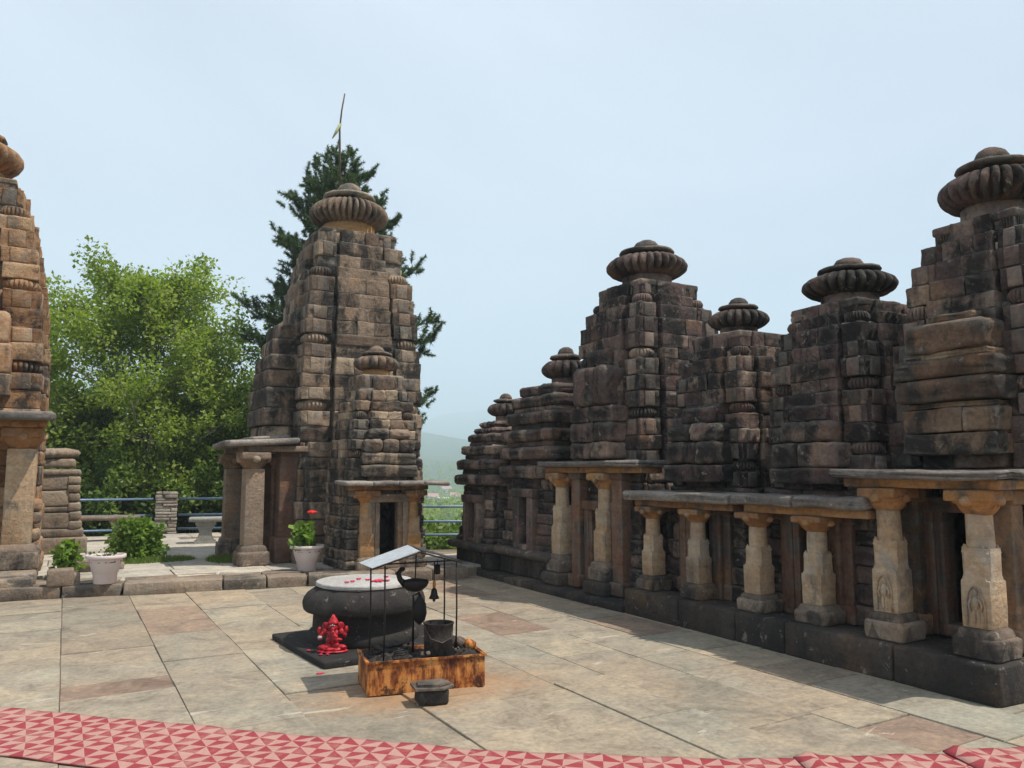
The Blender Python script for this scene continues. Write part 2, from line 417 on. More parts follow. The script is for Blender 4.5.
# paving stones, laid in long courses running away from the camera
m = MB()
xl = [-8.4, -7.1, -5.6, -4.4, -3.1, -1.9, -1.05, .05, .80, 1.46, 2.2, 2.75, 3.3, 3.80, 4.4, 4.95, 5.55, 6.6, 7.8, 9, 10.4, 11.8]
for i in range(len(xl) - 1):
    y = -3.8 + rnd.random()
    while y < 11.75:
        L = rnd.choice([.45, .62, .8, 1.0, 1.25, 1.5]) * (.85 + .3 * rnd.random())
        if abs(xl[i] - .05) < .01:
            for yy in (5.35, 6.55, 6.98, 8.2, 9.6):
                if y < yy < y + L + .5: L = yy - y; break
        y1 = min(y + max(L, .3), 11.75)
        tn = .2 + .8 * rnd.random()
        if rnd.random() < .09: tn = rnd.random() * .15
        if abs(xl[i] - .05) < .01 and abs(y - 6.55) < .05: tn = .02
        g = .001 + .0035 * rnd.random() ** 2.5
        zz = rnd.uniform(-.006, .005); tx = rnd.uniform(-.005, .005); c = ((xl[i] + xl[i + 1]) / 2, (y + y1) / 2)
        j = lambda: rnd.uniform(-.003, .003)
        x0, x1 = xl[i] + g, xl[i + 1] - g; ya, yb = y + g + .002, y1 - g - .002
        sk = .02
        top = [(x0 + j(), ya + j()), (x1 + j(), ya + sk + j()), (x1 + j(), yb + sk + j()), (x0 + j(), yb + j())]
        be = .003
        cx, cy = c
        def ins(p, e): return (p[0] - e * (1 if p[0] > cx else -1), p[1] - e * (1 if p[1] > cy else -1))
        Vv = [(*p, -.03) for p in top] + [(*p, zz - .006) for p in top] + [(*ins(p, be), zz + tx * (p[0] - cx)) for p in top]
        Ff = [(0, 1, 5, 4), (1, 2, 6, 5), (2, 3, 7, 6), (3, 0, 4, 7), (4, 5, 9, 8), (5, 6, 10, 9), (6, 7, 11, 10), (7, 4, 8, 11), (8, 9, 10, 11)]
        m.add(Vv, Ff, tn); y = y1
tag(m.build('court_paving', M['paving'], smooth=False), kind='structure')

# terrace beyond the court
TZ = .15
def kerb_y(x): return 11.82 - .155 * (x + .62)
m = MB()
poly = [(-12, kerb_y(-12) + .25), (5.55, kerb_y(5.55) + .25), (7.9, 12.4), (7.9, 13.15), (5.0, 14.45), (3.9, 16.4), (3.7, 20.3), (-12, 21.4)]
m.prism(poly, -.05, TZ - .03)
tag(m.build('terrace_bed', M['joint'], smooth=False), kind='structure')
def clip_ok(x, y):
    if x <= 3.7: return y < 20.3 + .1
    return .43 * x + .9 * y < .43 * 6.4 + .9 * 13.55 and y < 16 if x > 3.9 else y < 17
m = MB()
y = 11.2
while y < 20.4:
    h = rnd.choice([.6, .75, .95])
    x = -9 + rnd.random()
    while x < 7.6:
        w = rnd.choice([.7, .9, 1.3, 1.6])
        if y > kerb_y(x) + .2 and clip_ok(x + w, y + h):
            m.block((x + w / 2, y + h / 2, TZ - .02 + rnd.uniform(-.004, .004)), (w - .015, h - .015, .05), .008, seg=4)
        x += w
    y += h
tag(m.build('terrace_paving', M['paving2'], wob=.006, wobs=2), kind='structure')
# kerb: irregular long stones
m = MB(); x = -11.5
while x < 5.3:
    w = rnd.choice([.55, .7, .95, 1.2]); w = min(w, 5.45 - x)
    if w < .2: break
    yy = kerb_y(x + w / 2)
    m.block((x + w / 2, yy + .16 + rnd.uniform(-.02, .02), .065 + rnd.uniform(-.01, .015)), (w - .012, .36, .17), .014, rot=-.15 + rnd.uniform(-.015, .015))
    # a second row of broken flags behind
    m.block((x + w / 2, yy + .50, .085 + rnd.uniform(-.01, .015)), (w * .97, .3, .13), .012, rot=-.15 + rnd.uniform(-.06, .06))
    x += w
tag(m.build('terrace_kerb', M['kerb'], wob=.018, wobs=4), kind='structure')

# ------------------------------------------------------------------ shrine builder
def rotk(p, k):
    x, y = p
    for _ in range(k): x, y = -y, x
    return x, y

def stone_row(m, k, u0, u1, y0, y1, z0, z1, pieces, r=.012, jit=.008, gap=.003):
    """a row of stones on face k (0 = front, -Y) between u0..u1, from outer plane y0 to inner y1 (both negative)"""
    n = max(1, pieces); cuts = [u0]
    for i in range(1, n): cuts.append(u0 + (u1 - u0) * (i + rnd.uniform(-.28, .28)) / n)
    cuts.append(u1)
    for a, b in zip(cuts[:-1], cuts[1:]):
        o = rnd.uniform(-jit, jit * 1.3)
        ya = y0 - o
        c = rotk(((a + b) / 2, (ya + y1) / 2), k)
        sx, sy = (b - a - gap, abs(y1 - ya)); 
        if k % 2: sx, sy = sy, sx
        m.block((c[0], c[1], (z0 + z1) / 2), (sx, sy, z1 - z0 - gap * .8), r, rot=rnd.uniform(-.006, .006), tilt=(rnd.uniform(-.01, .01), rnd.uniform(-.01, .01)), seg=7)

def cushion(m, c, r, z0, z1):
    h = (z1 - z0); prof = []; ribd = []
    for i in range(9):
        t = i / 8.; a = math.pi * (t - .5)
        prof.append((r * (.80 + .24 * math.cos(a)), z0 + .01 + (h - .02) * t)); ribd.append(.22 * math.cos(a))
    m.lathe(prof, (c[0], c[1], 0), n=176, rib=22, ribd=ribd, tone=rnd.random())

def spire_courses(m, z0, z1, wf, ch, cush=4, off=2, bp=.07, skip=(), r=.009):
    z = z0; i = 0
    while z < z1 - .04:
        is_c = (i % cush == off)
        h = (ch * (.78 if is_c else rnd.uniform(.88, 1.2)))
        if z + h > z1 - .06: h = z1 - z
        zt = z + h; w = wf((z + h / 2)) * (.87 if zt > z1 - .05 else (.95 if zt > z1 - ch * 1.6 else (.985 if zt > z1 - ch * 2.6 else 1))); kw = .44 * w
        alt = .012 if i % 2 else -.006
        for cn in range(4):
            sx, sy = ((-1, -1), (1, -1), (1, 1), (-1, 1))[cn]
            if (i, cn) in skip: continue
            cx, cy = sx * (w - kw / 2), sy * (w - kw / 2)
            if is_c:
                cushion(m, (cx, cy), kw * .52, z, zt)
            else:
                e = kw + alt + rnd.uniform(-.004, .008)
                m.block((cx, cy, (z + zt) / 2), (e, e, h - .003), r, rot=rnd.uniform(-.012, .012), tilt=(rnd.uniform(-.012, .012), rnd.uniform(-.012, .012)), seg=7)
                # slightly raised middle strip on each outer side
                if rnd.random() < .8:
                    m.block((cx + sx * .014, cy, (z + zt) / 2), (e, e * .5, h * .9), .012, rot=rnd.uniform(-.01, .01), seg=4)
                    m.block((cx, cy + sy * .014, (z + zt) / 2), (e * .5, e, h * .9), .012, rot=rnd.uniform(-.01, .01), seg=4)
        for k in range(4):
            bw = (.50 if w < .9 else .485) * w
            stone_row(m, k, -bw, bw, -(w + bp * w + alt), -(w - .22 * w - .05), z, zt, rnd.choice([1, 1, 2, 2, 3]), r=r, jit=.009, gap=.002)
        z = zt; i += 1
    # dark core
    zz = z0
    n = 8
    for i in range(n):
        a = z0 + (z1 - z0) * i / n; b = z0 + (z1 - z0) * (i + 1) / n; w = wf(b) * .93 - .02
        m.box((-w, -w, a), (w, w, b - .0005), .0)
    w = wf(z1) * .93; m.block((0, 0, z1 - .03), (2 * w, 2 * w, .08), .02)

def crown(parent, z, r, zs, mat, ribs=26, neck=.62):
    """amalaka stone on its neck with the disc and knob above; zs = total height"""
    m = MB(); h = zs
    prof = [(r * neck * 1.12, z - .03), (r * neck * 1.12, z + .05 * h), (r * neck, z + .08 * h), (r * neck * .97, z + .34 * h)]
    m.lathe(prof, n=32, tone=.8)
    m.build('neck', M['capital'] if mat in (M['brown'], M['left']) else mat, parent, wob=.008)
    m = MB(); prof = []; rd = []
    for i in range(15):
        t = i / 14.; a = math.pi * (t - .5); cc = max(0, math.cos(a))
        prof.append((r * (.56 + .45 * cc ** .55), z + h * (.22 + .42 * t))); rd.append(.30 * cc ** .5)
    m.lathe(prof, n=ribs * 8, rib=ribs, ribd=rd, tone=.1 + .3 * rnd.random())
    am = m.build('amalaka', mat, parent, wob=.012, wobs=3)
    m = MB(); z2 = z + h * .63
    prof = [(r * .42, z2 - .02), (r * .42, z2 + .03 * h), (r * .60, z2 + .045 * h), (r * .68, z2 + .08 * h), (r * .65, z2 + .12 * h), (r * .45, z2 + .16 * h), (r * .32, z2 + .175 * h)]
    m.lathe(prof, n=36, tone=rnd.random()); m.build('cap_disc', mat, am, wob=.014, wobs=4)
    m = MB(); z3 = z2 + .165 * h
    prof = [(r * .34, z3 - .01), (r * .33, z3 + .05 * h), (r * .26, z3 + .13 * h), (r * .12, z3 + .18 * h), (.01, z3 + .185 * h)]
    m.lathe(prof, n=24, rib=8, ribd=.05, tone=rnd.random()); m.build('finial', mat, am, wob=.01, wobs=8)
    return am

def octa(s, z0, z1, cut=.3):
    h = s / 2; c = h * (1 - cut)
    return [(-c, -h), (c, -h), (h, -c), (h, c), (c, h), (-c, h), (-h, c), (-h, -c)]

def make_pillar(parent, x, y, z0, H, w, mats=('pillar', 'capital', 'base'), baseblock=0., carve=False, rot=0., plain_shaft=False, bell=1.):
    e = bpy.data.objects.new('pillar', None)
    ms, mc, mb_ = [M[k] for k in mats]
    # shaft is the part; base and capital are its pieces
    s = MB(); zb = z0 + baseblock; H = H - baseblock; tn = rnd.uniform(.3, 1)
    bH = .175 * H
    z1 = zb + bH; z2 = z1 + .285 * H; z3 = z2 + .19 * H; z4 = z3 + .2 * H; z5 = zb + H
    if plain_shaft:
        s.block((0, 0, (z1 + z4) / 2), (w * .95, w * .95, z4 - z1), w * .06, tone=tn)
    else:
        s.block((0, 0, (z1 + z2) / 2), (w, w, z2 - z1), w * .06, tone=tn)
        # pointed tabs rising from the square block
        for (q, zt, hh, wd) in ((w * .5, z2 - .008, .030 * H, .30), (w * .445, z3 - .008, .026 * H, .24)):
            for k in range(4):
                for u in (-1, 0, 1):
                    ww = q * 2 / 3.; uu = u * ww * .97
                    a = [rotk((uu - ww * .47, -q + .002), k), rotk((uu + ww * .47, -q + .002), k), rotk((uu, -q + .006), k)]
                    b = [rotk((uu - ww * .47, -q + w * .07), k), rotk((uu + ww * .47, -q + w * .07), k), rotk((uu, -q + w * .06), k)]
                    V = [(*a[0], zt - .03), (*a[1], zt - .03), (*a[2], zt + hh), (*b[0], zt - .03), (*b[1], zt - .03), (*b[2], zt + hh)]
                    s.add(V, [(0, 1, 2), (5, 4, 3), (0, 2, 5, 3), (1, 4, 5, 2), (0, 3, 4, 1)], tn)
        s.prism(octa(w * .93, 0, 0, .30), z2 - .01, z3, tn)
        s.lathe([(w * .43, z3 - .01), (w * .42, z3 + (z4 - z3) * .5), (w * .405, z4 + .01)], n=20, tone=tn)
    o = s.build('pillar', ms, parent, wob=.006, wobs=9, angle=35)
    o.location = (x, y, 0); o.rotation_euler = (rnd.uniform(-.006, .006), rnd.uniform(-.006, .006), rot + rnd.uniform(-.05, .05))
    b = MB()
    b.block((0, 0, zb + bH * .36), (w * 1.55, w * 1.55, bH * .72), w * .12)
    b.block((0, 0, zb + bH * .80), (w * 1.40, w * 1.40, bH * .45), w * .15, taper=.14)
    # incised triangles on the footing
    for k in range(4):
        for u in (-.36, .36):
            c = rotk((w * u, -w * .775), k)
            V = [rotk((w * (u - .25), -w * .785), k) + (zb + bH * .08,), rotk((w * (u + .25), -w * .785), k) + (zb + bH * .08,), rotk((w * u, -w * .785), k) + (zb + bH * .62,),
                 rotk((w * (u - .25), -w * .74), k) + (zb + bH * .08,), rotk((w * (u + .25), -w * .74), k) + (zb + bH * .08,), rotk((w * u, -w * .74), k) + (zb + bH * .62,)]
            b.add(V, [(0, 1, 2), (5, 4, 3), (0, 2, 5, 3), (1, 4, 5, 2), (0, 3, 4, 1)], rnd.random())
    b.build('footing', mb_, o, wob=.010, wobs=8, angle=50)
    if baseblock:
        b = MB(); b.block((0, 0, z0 + baseblock / 2), (w * 1.9, w * 1.9, baseblock), .03); b.build('pedestal', M['plinth'], o, wob=.015, wobs=6)
    c = MB(); hh = z5 - z4
    c.lathe([(w * .43, z4), (w * .52, z4 + .12 * hh), (w * .60, z4 + .25 * hh), (w * .68, z4 + .42 * hh), (w * .80 * bell, z4 + .55 * hh), (w * .84 * bell, z4 + .60 * hh)], n=28, tone=rnd.random())
    c.block((0, 0, z4 + .76 * hh), (w * 1.56 * bell, w * 1.56 * bell, .46 * hh), w * .08)
    for k in range(4):        # carved boss on each side of the capital
        q = rotk((0, -w * .72 * bell), k); c.ell((q[0], q[1], z4 + .55 * hh), (w * .2, w * .2, hh * .22), tone=rnd.random())
    c.build('capital', mc, o, wob=.010, wobs=9, angle=50)
    if carve:
        f = MB(); q = -w * .5; zc = z1 + (z2 - z1) * .45; g = (z2 - z1) * .95
        K = 3       # the face turned to the court
        def P(u, d, z): a = rotk((u, q - d), K); return (a[0], a[1], z)
        for kk in (0, 3):
            K = kk
            f.ell(P(0, .004, zc + .30 * g), (w * .09, w * .09, w * .12), tone=.6)
            f.ell(P(0, .0, zc + .08 * g), (w * .13, w * .13, w * .26), tone=.6)
            for sd in (-1, 1):
                f.ell(P(sd * w * .07, .0, zc - .22 * g), (w * .06, w * .06, w * .26), tone=.6)
                f.tube([P(sd * w * .12, .008, zc + .18 * g), P(sd * w * .22, .008, zc + .05 * g), P(sd * w * .17, .01, zc - .1 * g)], w * .04, tone=.6)
            arch = [P(w * .30 * math.cos(a), .006, zc - .02 * g + .46 * g * math.sin(a)) for a in np.linspace(0, math.pi, 11)]
            arch = [P(w * .30, .006, zc - .42 * g)] + arch + [P(-w * .30, .006, zc - .42 * g)]
            f.tube(arch, w * .035, tone=.3)
        f.build('carved_figure', ms, o, wob=.003)
    return o

def roof_slab(parent, x0, x1, y0, y1, z, th, mat='slab', pieces=1, beam=True, tiltx=0, lip=.0):
    m = MB(); n = pieces
    for i in range(n):
        a = x0 + (x1 - x0) * i / n; b = x0 + (x1 - x0) * (i + 1) / n
        m.block(((a + b) / 2, (y0 + y1) / 2, z + th / 2 + rnd.uniform(-.006, .006)), (b - a - .01, y1 - y0, th), min(.03, th * .3), tilt=(rnd.uniform(-.006, .006), tiltx), seg=7)
    o = m.build('porch_roof', M[mat], parent, wob=.02, wobs=5)
    return o

def gable(parent, w, p, z0, zs, mat, tone=None):
    """stacked projecting blocks on the front, zs = list of (ztop, halfwidth, projection, rounding)"""
    m = MB(); z = z0
    for (zt, hw, pr, r) in zs:
        n = 1 if hw < .3 else rnd.choice([1, 2, 3])
        stone_row(m, 0, -hw, hw, -(w + pr), -(w - .15), z, zt, n, r=r, jit=.012, gap=.008); z = zt
    m.build('front_gable', mat, parent, wob=.015, wobs=5)

def cella(parent, w, z0, z1, mat, door_w, door_h, ch=.17, frame='pillar_brown', front_band=True):
    """hollow cell with a door on the front"""
    m = MB(); th = .20
    inner = w - th
    m.box((-w + .03, -w + .05, z0), (-inner, w - .03, z1 - .001), 0)
    m.box((inner, -w + .05, z0), (w - .03, w - .03, z1 - .001), 0)
    m.box((-inner, inner, z0), (inner, w - .03, z1 - .001), 0)
    m.box((-inner, -w + .05, z0), (-door_w / 2 - .02, -inner, z1 - .001), 0)
    m.box((door_w / 2 + .02, -w + .05, z0), (inner, -inner, z1 - .001), 0)
    m.box((-door_w / 2 - .02, -w + .05, z0 + door_h + .02), (door_w / 2 + .02, -inner, z1 - .001), 0)
    z = z0; i = 0
    while z < z1 - .03:
        h = ch * rnd.uniform(.75, 1.25)
        if z + h > z1 - .07: h = z1 - z
        pr = (.07, .05, .02, .045, -.005, .0, .03, .0)[min(i, 7)] if z < z0 + .45 * (z1 - z0) else rnd.choice([0, .0, .02])
        for k in range(4):
            if k == 0 and z < z0 + door_h:
                stone_row(m, 0, -w - pr, -door_w / 2 - .06, -(w + pr), -(w - .1), z, z + h, 1, r=.03)
                stone_row(m, 0, door_w / 2 + .06, w + pr, -(w + pr), -(w - .1), z, z + h, 1, r=.03)
            else:
                stone_row(m, k, -w - pr + (.0 if k % 2 == 0 else .12), w + pr - (.0 if k % 2 == 0 else .12), -(w + pr), -(w - .1), z, z + h, rnd.choice([2, 3]), r=.03)
        # middle offset of the side walls
        for k in (1, 3):
            stone_row(m, k, -.5 * w, .5 * w, -(w + pr + .05), -(w - .05), z, z + h, rnd.choice([1, 2]), r=.03)
        z += h; i += 1
    wl = m.build('wall', mat, parent, wob=.012, wobs=6)
    m = MB(); m.box((-inner, -inner, z0), (inner, inner, z0 + .04)); m.build('cell_floor', M['interior'], parent, smooth=False)
    m = MB(); f = .07
    for s in (-1, 1):
        m.block((s * (door_w / 2 + .0), -(w + .03), z0 + door_h / 2), (f, .16, door_h), .01)
        m.block((s * (door_w / 2 + .085), -(w + .05), z0 + door_h / 2), (.09, .14, door_h), .014)
    m.block((0, -(w + .05), z0 + door_h + .05), (door_w + .32, .17, .12), .015)
    m.block((0, -(w + .02), z0 + .05), (door_w, .2, .10), .02)
    m.build('door_frame', M[frame], parent, wob=.006)
    return wl

def curve(wb, wt, z0, z1, p=2.0):
    return lambda z: wb - (wb - wt) * max(0, min(1, (z - z0) / (z1 - z0))) ** p

def plinth(parent, polys, mat='plinth'):
    m = MB()
    for (x0, x1, y0, y1, z0, z1, n) in polys:
        # long face stones; front (-Y) side split
        w = (x1 - x0) / n
        for i in range(n):
            m.block((x0 + w * (i + .5), (y0 + y1) / 2, (z0 + z1) / 2), (w - .008, y1 - y0, z1 - z0), .02)
    return m.build('plinth', M[mat], parent, wob=.012, wobs=5)

ROWR = R(-90)     # local front (-Y) turned towards the court (-X)
# local frame for the right row: local x = -(world Y) ... world = origin + R(-90) * local  ->  world x = ox + ly ; world y = oy - lx
# ---- nearest shrine
def row_shrine(cx, cy, w, z0, zc, zt, tr, p, ch, label, mat='dark', cush=4, off=2, bp=.07, doorw=.36, doorh=1.0):
    e = empty('stone_shrine', (cx, cy, 0), ROWR, label, 'shrine', 'row of small stone shrines along the court')
    cella(e, w, z0, zc, M[mat], doorw, doorh, frame='red_pillar')
    m = MB(); spire_courses(m, zc, zt, curve(w, w * tr, zc, zt, p), ch, cush, off, bp)
    m.build('spire', M[mat], e, wob=.011, wobs=4, ph=cx + cy)
    return e

PX = 5.83    # pillar line (world x)
# A: nearest
A = row_shrine(7.05, 3.92, .68, .27, 1.62, 3.74, .58, 2.0, .18, 'nearest and tallest standing shrine at the right edge, its ribbed crown the highest', 'dark', 4, 3)
crown(A, 3.72, .44, .74, M['dark'], ribs=28)
gable(A, .68, .2, 1.72, [(1.90, .40, .20, .015), (2.10, .40, .18, .015), (2.15, .36, .15, .01), (2.34, .44, .24, .035), (2.50, .44, .22, .03), (2.56, .36, .16, .01), (2.80, .34, .20, .03), (2.88, .2, .1, .02)], M['gable'])
def porch(e, ly_pillar, lxs, zslab, th, x0, x1, ydeep, z0, w, mats, baseblock=0, carve=False, pieces=1, over=.24, wallp=True, bell=1.):
    """ly_pillar: local y of pillar row (negative); lxs local x of pillars"""
    for lx in lxs:
        make_pillar(e, lx, ly_pillar, z0, zslab - .075 - z0, w, mats, baseblock, carve, bell=bell)
    roof_slab(e, x0, x1, ly_pillar - over, ydeep, zslab, th, pieces=pieces)
    m = MB(); m.block(((x0 + x1) / 2, ly_pillar, zslab - .038), (x1 - x0 - .12, w * 1.1, .075), .012)
    for s in (x0 + .2, x1 - .2): m.block((s, (ly_pillar + ydeep) / 2 + .05, zslab - .04), (w * .9, abs(ydeep - ly_pillar) - .1, .07), .012)
    m.build('beam', M['capital'], e, wob=.006)
porch(A, PX - 7.05, [3.92 - 4.23, 3.92 - 3.50], 1.535, .065, 3.92 - 4.62, 3.92 - 3.22, -.62, .27, .215, ('pillar', 'capital', 'base'), carve=True)
# wall pilasters behind the porch
def wall_pilasters(e, lxs, ly, z0, z1, w=.2, mat='red_pillar'):
    for lx in lxs:
        m = MB(); m.block((lx, ly, (z0 + z1) / 2), (w, w * .9, z1 - z0), .015); m.block((lx, ly, z1 - .06), (w * 1.35, w * 1.2, .12), .02)
        m.block((lx, ly, z0 + .08), (w * 1.4, w * 1.3, .16), .02); m.build('pilaster', M[mat], e, wob=.008)
wall_pilasters(A, [-.38, .38], -.80, .27, 1.46, .17, 'left')
# B
B = row_shrine(6.68, 5.16, .575, .27, 1.42, 3.18, .74, 2.8, .155, 'shrine between the tall nearest one and the lowest-crowned one, with a wide ribbed disc', 'dark', 4, 2)
crown(B, 3.17, .44, .53, M['dark'], ribs=26)
gable(B, .565, .2, 1.47, [(1.62, .40, .22, .02), (1.85, .38, .2, .03), (2.05, .30, .16, .04), (2.2, .2, .1, .02)], M['dark'])
porch(B, PX - 6.66, [5.16 - 5.67, 5.16 - 4.97], 1.275, .10, 5.16 - 5.80, 5.16 - 4.30, -.5, .27, .205, ('pillar', 'capital', 'base'), pieces=2)
wall_pilasters(B, [-.34, .34], -.60, .27, 1.24, .11)
# C
C = row_shrine(6.64, 6.62, .555, .27, 1.42, 3.10, .74, 2.6, .15, 'small shrine with the lowest ribbed crown, hiding the shoulder of the tall shrine behind it', 'dark', 4, 1)
crown(C, 3.09, .34, .48, M['dark'], ribs=20)
gable(C, .545, .2, 1.47, [(1.66, .42, .26, .02), (1.9, .40, .24, .04), (2.1, .40, .22, .05), (2.28, .26, .12, .03)], M['dark'])
porch(C, PX - 6.62, [6.62 - 7.24, 6.62 - 6.50], 1.27, .10, 6.62 - 7.50, 6.62 - 5.83, -.47, .27, .19, ('pillar', 'capital', 'base'), pieces=1)
wall_pilasters(C, [-.34, .34], -.57, .27, 1.24, .11)
# D
D = row_shrine(6.74, 8.38, .73, .10, 1.66, 4.02, .70, 3.0, .175, 'tall broad dark shrine in the middle of the row with two pale pillars', 'dark', 4, 3)
crown(D, 4.01, .54, .70, M['dark'], ribs=28)
gable(D, .70, .2, 1.74, [(1.95, .44, .30, .03), (2.2, .44, .28, .04), (2.40, .46, .26, .02), (2.92, .36, .30, .08), (3.14, .24, .14, .03)], M['dark'])
porch(D, 5.88 - 6.72, [8.38 - 9.22, 8.38 - 8.22], 1.64, .075, 8.38 - 9.50, 8.38 - 7.28, -.62, .08, .225, ('pillar', 'capital', 'base'), baseblock=.17, pieces=1)
wall_pilasters(D, [-.45, .45], -.8, .1, 1.6, .2)
# platform under A, B, C
pl = empty('stone_platform', (5.6, 3.3, 0), 0, 'raised dark stone platform carrying the four short pillars and the nearest porch', 'platform')
m = MB(); y = 3.3
while y < 7.4:
    L = rnd.choice([.6, .8, 1.05]); y1 = y + L
    if y1 > 7.1: y1 = 7.47
    m.block((.17, (y + y1) / 2 - 3.3, .13), (.36, y1 - y - .008, .28), .022)
    m.block((.46, (y + y1) / 2 - 3.3 + .04, .125), (.26, y1 - y - .01, .27), .02)
    m.block((1.45, (y + y1) / 2 - 3.3, .12), (1.76, y1 - y - .01, .27), .02); y = y1
x = .0
for L in (.5, .8, 1.0, .9):
    m.block((x + L / 2 + .002, .06, .13), (L - .01, .14, .275), .022); x += L
mm = m.build('platform_block', M['plinth'], pl, wob=.012, wobs=4)
# low plinth under D, E, F
pl = empty('stone_plinth', (5.55, 7.5, 0), 0, 'low dark plinth course under the far shrines of the row', 'plinth')
m = MB(); y = 7.48
while y < 12.2:
    L = rnd.choice([.5, .7, .9]); y1 = min(y + L, 12.2)
    m.block((.9, (y + y1) / 2 - 7.5, .035), (1.78, y1 - y - .01, .10), .015); y = y1
m.build('plinth_block', M['plinth'], pl, wob=.012, wobs=4)

# E, F : tiered pyramidal shrines
def tiered(cx, cy, w, z0, zc, tiers, label, ledge, doorlx, mat='dark'):
    e = empty('stone_shrine', (cx, cy, 0), ROWR, label, 'shrine', 'row of small stone shrines along the court')
    cella(e, w, z0 + .36, zc, M[mat], .30, zc - z0 - .62, ch=.14, frame='dark')
    m = MB()
    m.block((0, 0, z0 + .14), (2 * w + .16, 2 * w + .16, .27), .03)
    m.block((0, -.02, z0 + .335), (2 * w + .34, 2 * w + .38, .12), .05)
    m.build('base_moulding', M['plinth'], e, wob=.014)
    m = MB(); z = zc
    for (h, ww, pr) in tiers:
        if pr:
            for k in range(4):
                stone_row(m, k, -ww - (.0 if k % 2 else -.1), ww + (.0 if k % 2 else -.1), -ww, -(ww - .3), z, z + h, rnd.choice([2, 3]), r=.05, jit=.012)
            m.box((-ww + .1, -ww + .1, z), (ww - .1, ww - .1, z + h - .001), 0)
        else:
            m.block((0, 0, z + h / 2), (2 * ww, 2 * ww, h), .02)
        z += h
    m.build('tiered_roof', M[mat], e, wob=.02, wobs=5, ph=cx)
    return e, z
Fs, z = tiered(6.27, 11.5, .52, .08, 1.36, [(.17, .64, 1), (.08, .52, 0), (.16, .62, 1), (.07, .50, 0), (.15, .56, 1), (.06, .44, 0), (.13, .48, 1), (.10, .40, 1), (.10, .34, 1)],
               'farthest small shrine of the row with thick stepped cornices beside the railing', 0, 0)
crown(Fs, z - .02, .30, .50, M['dark'], ribs=14, neck=.55)
Es, z = tiered(6.56, 10.12, .66, .08, 1.48, [(.19, .76, 1), (.08, .64, 0), (.18, .76, 1), (.08, .66, 0), (.18, .74, 1), (.08, .62, 0), (.18, .69, 1), (.07, .58, 0), (.17, .62, 1), (.16, .54, 1)],
               'dark tiered shrine between the farthest small shrine and the broad two-pillared one', 0, 0)
crown(Es, z - .02, .37, .64, M['dark'], ribs=16, neck=.6)

# ------------------------------------------------------------------ middle temple
T = empty('stone_temple', (4.28, 13.82, 0), R(-90), 'tall brown stone temple tower in the middle with a broad ribbed crown, conifer behind', 'temple')
# local front (-Y) turned to world -X ; world x = 4.28 + ly, world y = 13.82 - lx
w = 1.04
cella(T, w, .15, 2.05, M['brown'], .55, 1.55, ch=.24, frame='red_pillar')
m = MB(); spire_courses(m, 2.05, 5.72, curve(w, .72, 2.05, 5.72, 2.3), .235, 5, 2, .06, skip=((13, 1), (13, 2)))
m.build('spire', M['brown'], T, wob=.014, wobs=3)
crown(T, 5.70, .70, 1.12, M['brown'], ribs=34, neck=.68)
gable(T, w, .3, 2.08, [(2.32, .55, .46, .02), (2.62, .62, .50, .03), (2.95, .62, .48, .03), (3.25, .58, .44, .03), (3.5, .60, .40, .03), (3.78, .5, .34, .03), (4.05, .42, .26, .03)], M['brown'])
zsl = 1.98
for lx in (.97, -.75):
    make_pillar(T, lx, 2.56 - 4.28, .15, zsl - .1 - .15, .30, ('pillar_brown', 'pillar_brown', 'base'), plain_shaft=True, bell=.95)
for lx in (.80, -.80):
    m = MB(); m.block((lx, 3.12 - 4.28, (.15 + zsl - .08) / 2), (.26, .30, zsl - .08 - .15), .02); m.block((lx, 3.12 - 4.28, .35), (.36, .42, .4), .03)
    m.build('porch_pier', M['red_pillar'], T, wob=.01)
m = MB()
m.block((0, 2.58 - 4.28, zsl - .05), (2.15, .26, .1), .015)
for s in (.97, -.75): m.block((s, 2.92 - 4.28, zsl - .05), (.24, .9, .095), .015)
m.build('beam', M['pillar_brown'], T, wob=.008)
m = MB()
m.block((.62, -1.60, zsl + .05), (1.22, 1.05, .10), .035, tilt=(.0, .05)); m.block((-.52, -1.56, zsl + .05), (1.04, 1.0, .10), .035, tilt=(.0, .05))
m.block((.05, -1.40, zsl + .13), (1.3, .62, .07), .03, tilt=(0, .06))
m.build('porch_roof', M['slab'], T, wob=.03, wobs=4)
# small shrine attached in front of it, facing the camera
S = empty('stone_shrine', (4.26, 12.13, 0), 0, 'small shrine in front of the tall middle temple, with two orange pillars', 'shrine')
w = .585
cella(S, w, .15, 1.42, M['brown'], .36, .98, ch=.15, frame='pillar_brown')
m = MB(); spire_courses(m, 1.42, 3.06, curve(w, w * .62, 1.42, 3.06, 1.6), .165, 4, 2, .10, r=.018)
m.build('spire', M['brown'], S, wob=.02, wobs=5)
gable(S, w, .2, 1.50, [(1.68, .44, .16, .03), (1.86, .42, .15, .04), (2.06, .40, .14, .05), (2.22, .33, .08, .05)], M['brown'])
crown(S, 3.05, .36, .54, M['brown'], ribs=14, neck=.6)
for lx in (-.34, .40):
    make_pillar(S, lx, 11.52 - 12.13, .12, 1.30 - .12, .215, ('capital', 'capital', 'base'), bell=1.05)
m = MB(); m.block((0, 11.52 - 12.13, 1.335), (1.22, .24, .07), .012); m.build('beam', M['capital'], S, wob=.006)
m = MB()
for i in range(4):
    m.block((-.56 + .405 * i, -.70, 1.41), (.39, .62, .06), .02, tilt=(rnd.uniform(-.01, .01), .03))
m.build('porch_roof', M['slab'], S, wob=.015, wobs=6)

